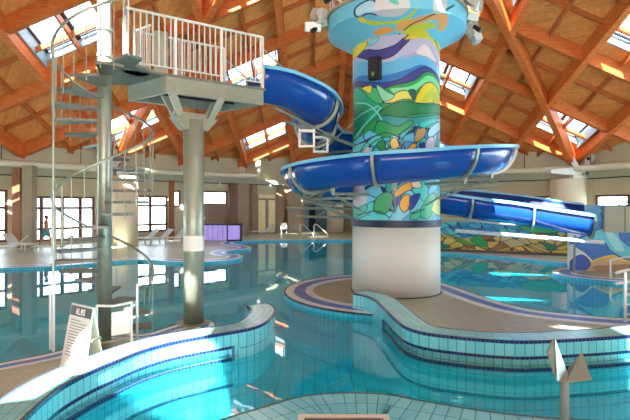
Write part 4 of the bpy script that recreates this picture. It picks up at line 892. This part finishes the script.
for k, ch in enumerate(wd_):
    for r_, row in enumerate(FONT[ch]):
        for c_, x in enumerate(row):
            if x == '#':
                u = .3+.42*(k*4+c_)/16; v = .945-r_*.02; a = [S(u, v-.0205, .017), S(u+.42/15.5, v-.0205, .017), S(u+.42/15.5, v, .017), S(u, v, .017)]; n_ = Vector((0, -.001, 0)); hexa(bm, a, [p+n_ for p in a])
link('heading_letters', bm, M['letter'], sg)
bm = bmesh.new()
for r_ in range(13):
    v = .76-r_*.045; a = [S(.1, v-.012, .012), S(.1+(.75 if r_ % 4 else .45), v-.012, .012), S(.1+(.75 if r_ % 4 else .45), v, .012), S(.1, v, .012)]; hexa(bm, a, [p+Vector((0, -.001, 0)) for p in a])
link('printed_lines', bm, M['lettering'], sg)
# ---------------------------------------------------------------- furniture
def lounger(label, x, y, rz_, group='white loungers along the left wall', first=[]):
    if not first:
        t = empty('sun_lounger', (0, 0, 0), 'x', 'sun lounger', group)
        bm = bmesh.new(); box(bm, (-.6, -.3, .33), (.62, .3, .37)); link('seat', bm, M['fabric'], t, local=True)
        bm = bmesh.new(); hexa(bm, [(.6, -.3, .33), (.63, -.3, .37), (.63, .3, .37), (.6, .3, .33)], [(1.15, -.3, .82), (1.12, -.3, .86), (1.12, .3, .86), (1.15, .3, .82)]); link('backrest', bm, M['fabric'], t, local=True)
        bm = bmesh.new()
        for s in (-.31, .31): tube(bm, [(-.65, s, .33), (.7, s, .33)], .025, 8)
        tube(bm, [(-.65, -.31, .33), (-.65, .31, .33)], .025, 8); link('frame', bm, M['plastic'], t, local=True)
        for lx in (-.5, .5):
            for s in (-.3, .3): bm = bmesh.new(); tube(bm, [(lx, s, 0), (lx, s, .33)], .022, 8); link('leg', bm, M['plastic'], t, local=True)
        first.append(t)
    else: t = copy_tree(first[0])
    t.location = (x, y, 0); t.rotation_euler = (0, 0, rz_); t['label'] = label; t['group'] = group
def at(px, py): q = gp(px, py); return q[0], q[1]
for lab, px, py, r_ in (('white lounger cut off by the left picture edge, nearest the pool', 1, 253.5, .4), ('white lounger in front of the timber pillars, with raised back to the left', 23, 250.3, 2.8), ('white lounger just right of the timber pillars by the big window', 48, 253, .15),
    ('white lounger nearest the cream round column behind the staircase', 141, 243.5, .9), ('white lounger in the middle of the row under the small paned window', 155, 243.5, .9), ('white lounger at the right end of the row, just left of the steel platform column', 170, 243, .9), ('white lounger standing before the pale yellow door', 259, 235.5, .5)):
    x, y = at(px, py); lounger(lab, x, y, r_)
x, y = at(284, 234); ch = empty('plastic_chair', (x, y, 0), 'white plastic armchair against the tan square pillar', 'chair')
bm = bmesh.new(); box(bm, (x-.25, y-.25, .4), (x+.25, y+.25, .44)); link('seat', bm, M['plastic'], ch); bm = bmesh.new(); hexa(bm, [(x-.25, y+.22, .44), (x+.25, y+.22, .44), (x+.25, y+.26, .44), (x-.25, y+.26, .44)], [(x-.2, y+.32, .9), (x+.2, y+.32, .9), (x+.2, y+.36, .9), (x-.2, y+.36, .9)]); link('backrest', bm, M['plastic'], ch)
for sx_ in (-.22, .22):
    bm = bmesh.new(); box(bm, (x+sx_-.03, y-.22, .62), (x+sx_+.03, y+.3, .66)); link('armrest', bm, M['plastic'], ch)
    for sy_ in (-.22, .22): bm = bmesh.new(); tube(bm, [(x+sx_, y+sy_, 0), (x+sx_, y+sy_, .64 if sy_ < 0 else .42)], .022, 8); link('leg', bm, M['plastic'], ch)
# violet lit counter
t = empty('poolside_counter', (-6, 31.2, 0), 'low counter faced with violet lit glass blocks at the far pool edge', 'counter')
bm = bmesh.new(); box(bm, (-8.2, 31.0, .08), (-5.7, 31.5, 1.05)); link('glass_block_front', bm, M['violet'], t); bm = bmesh.new(); box(bm, (-5.62, 31.0, .12), (-4.85, 31.5, 1.02)); link('glass_block_front', bm, M['violet'], t)
bm = bmesh.new(); box(bm, (-8.25, 30.9, 1.05), (-4.75, 31.6, 1.15)); link('counter_top', bm, M['darkblue'], t)
bm = bmesh.new()
for k in range(1, 8): box(bm, (-8.2+k*.32, 30.98, .08), (-8.18+k*.32, 31, 1.05))
box(bm, (-5.7, 30.96, 0), (-5.62, 31.5, 1.05)); box(bm, (-4.85, 30.96, 0), (-4.77, 31.5, 1.05)); box(bm, (-5.62, 30.97, .02), (-4.85, 31.4, .1)); link('counter_frame', bm, M['darkblue'], t)
# pool handrails far side
for px, lab in ((300, 'left white pool handrail on the far edge left of the tower'), (314, 'right white pool handrail on the far edge, nearer the tower')):
    x, y = at(px, 236.5); t = empty('pool_handrail', (x, y, 0), lab, 'handrail'); bm = bmesh.new(); tube(bm, [(x, y, -.1), (x, y, .85), (x+.06, y-.02, .93), (x+.3, y-.1, .85), (x+1.0, y-.5, .2), (x+1.0, y-.5, 0)], .035, 8); link('rail_tube', bm, M['white_steel'], t, True)
    bm = bmesh.new(); tube(bm, [(x, y, 0), (x, y, .03)], .09, 12); link('rail_flange', bm, M['steel'], t)
# right edge handrail
t = empty('pool_handrail', (6.3, 9.7, 0), 'white tubular handrail at the right picture edge on the island deck', 'handrail')
bm = bmesh.new(); tube(bm, [(6.0, 9.55, 1.0), (6.1, 9.6, 1.02), (6.9, 9.9, 1.1)], .03, 8); link('upper_rail', bm, M['white_steel'], t)
bm = bmesh.new(); tube(bm, [(6.0, 9.55, .78), (6.9, 9.9, .86)], .03, 8); link('lower_rail', bm, M['white_steel'], t)
for x, y in ((6.22, 9.62), (6.5, 9.75), (6.85, 9.88)): bm = bmesh.new(); tube(bm, [(x, y, 0), (x, y, 1.0)], .028, 8); link('rail_post', bm, M['white_steel'], t)
for z in (.15, .35, .55): bm = bmesh.new(); tube(bm, [(6.22, 9.62, z), (6.9, 9.9, z)], .018, 8); link('cross_rail', bm, M['white_steel'], t)
t = empty('pool_handrail', (9.9, 16, 0), 'slim white handrail before the foot of the blue wave mural', 'handrail')
bm = bmesh.new(); tube(bm, [(9.6, 15.6, .0), (9.6, 15.6, .55), (10.4, 15.3, .8), (10.4, 15.3, 0)], .03, 8); link('rail_tube', bm, M['white_steel'], t)
# life ring and boards on the far column
bm = bmesh.new(); x, y = -11.6, 26.6
# low lane rope stand behind stairs
# ---------------------------------------------------------------- bather
def bather(x, y):
    me = bpy.data.meshes.new('person'); V = []; E = []; Rr = []
    def add(p, r, par=None):
        V.append(p); Rr.append(r); i = len(V)-1
        if par is not None: E.append((par, i))
        return i
    pel = add((0, 0, .95), .13); ab_ = add((.01, 0, 1.1), .12, pel); chs = add((0, 0, 1.3), .14, ab_); nk = add((.01, 0, 1.47), .06, chs); hd0 = add((.03, 0, 1.56), .075, nk); hd = add((.04, 0, 1.64), .095, hd0); add((.03, 0, 1.72), .07, hd)
    add((.14, 0, 1.615), .018, hd)
    for s in (-1, 1):
        hp = add((0, s*.09, .88), .1, pel); kn = add((.16*s+.03, s*.1, .5), .062, hp); an = add((.26*s-.08, s*.1, .09), .042, kn); add((.26*s+.08, s*.1, .04), .036, an)
        sh = add((0, s*.17, 1.4), .065, chs); el = add((-.1*s, s*.24, 1.12), .045, sh); wr = add((-.12*s+.12, s*.24, .9), .03, el); pm = add((-.12*s+.16, s*.24, .83), .028, wr)
        for q in range(4): f1 = add((-.12*s+.14+.018*q, s*.24, .77), .009, pm); add((-.12*s+.15+.018*q, s*.235, .73-.01*(q % 2)), .008, f1)
        add((-.12*s+.21, s*.22, .8), .01, pm)
    me.from_pydata(V, E, []); o = bpy.data.objects.new('person', me); COL.objects.link(o); o.location = (x, y, 0)
    sk = o.modifiers.new('skin', 'SKIN'); sk.use_smooth_shade = True; o.modifiers.new('sub', 'SUBSURF').levels = 1
    for i, v in enumerate(me.skin_vertices[0].data): v.radius = (Rr[i], Rr[i]); v.use_root = (i == 0)
    me.materials.append(M['skin']); tag(o, 'bather in turquoise shorts walking past the big left window', 'person')
    bm = bmesh.new()
    for s in (-1, 1): tube(bm, [(0, s*.07, 1.0), (0, s*.09, .88), (.1*s+.02, s*.1, .62)], [.15, .15, .11], 14)
    link('swim_shorts', bm, M['teal'], o, True, True)
    bm = bmesh.new(); bmesh.ops.create_uvsphere(bm, u_segments=16, v_segments=10, radius=.118, matrix=Matrix.Translation((.015, 0, 1.69)) @ Matrix.Diagonal((1, .9, .85, 1))); link('hair', bm, M['hair'], o, True, True)
x, y = at(46, 247); bather(x, y)
bpy.context.view_layer.update()
# smaller pieces belong to the part they sit on (parts all share their thing's origin)
SUB = {'heading_letters': 'header_strip', 'printed_lines': 'front_panel', 'label_plate': 'speaker_box', 'speaker_grille': 'speaker_box', 'bolt': 'hub_bracket', 'paper_notice': 'column', 'base_plate': 'column', 'pole_collar': 'centre_pole', 'cabinet_seam': 'cabinet_body', 'window_pane': 'window_frame'}
for o in list(bpy.data.objects):
    st_ = o.name.split('.')[0]
    if st_ in SUB and o.parent is not None:
        for q_ in o.parent.children:
            if q_.name.split('.')[0] == SUB[st_]: o.parent = q_; break
bpy.context.view_layer.update()
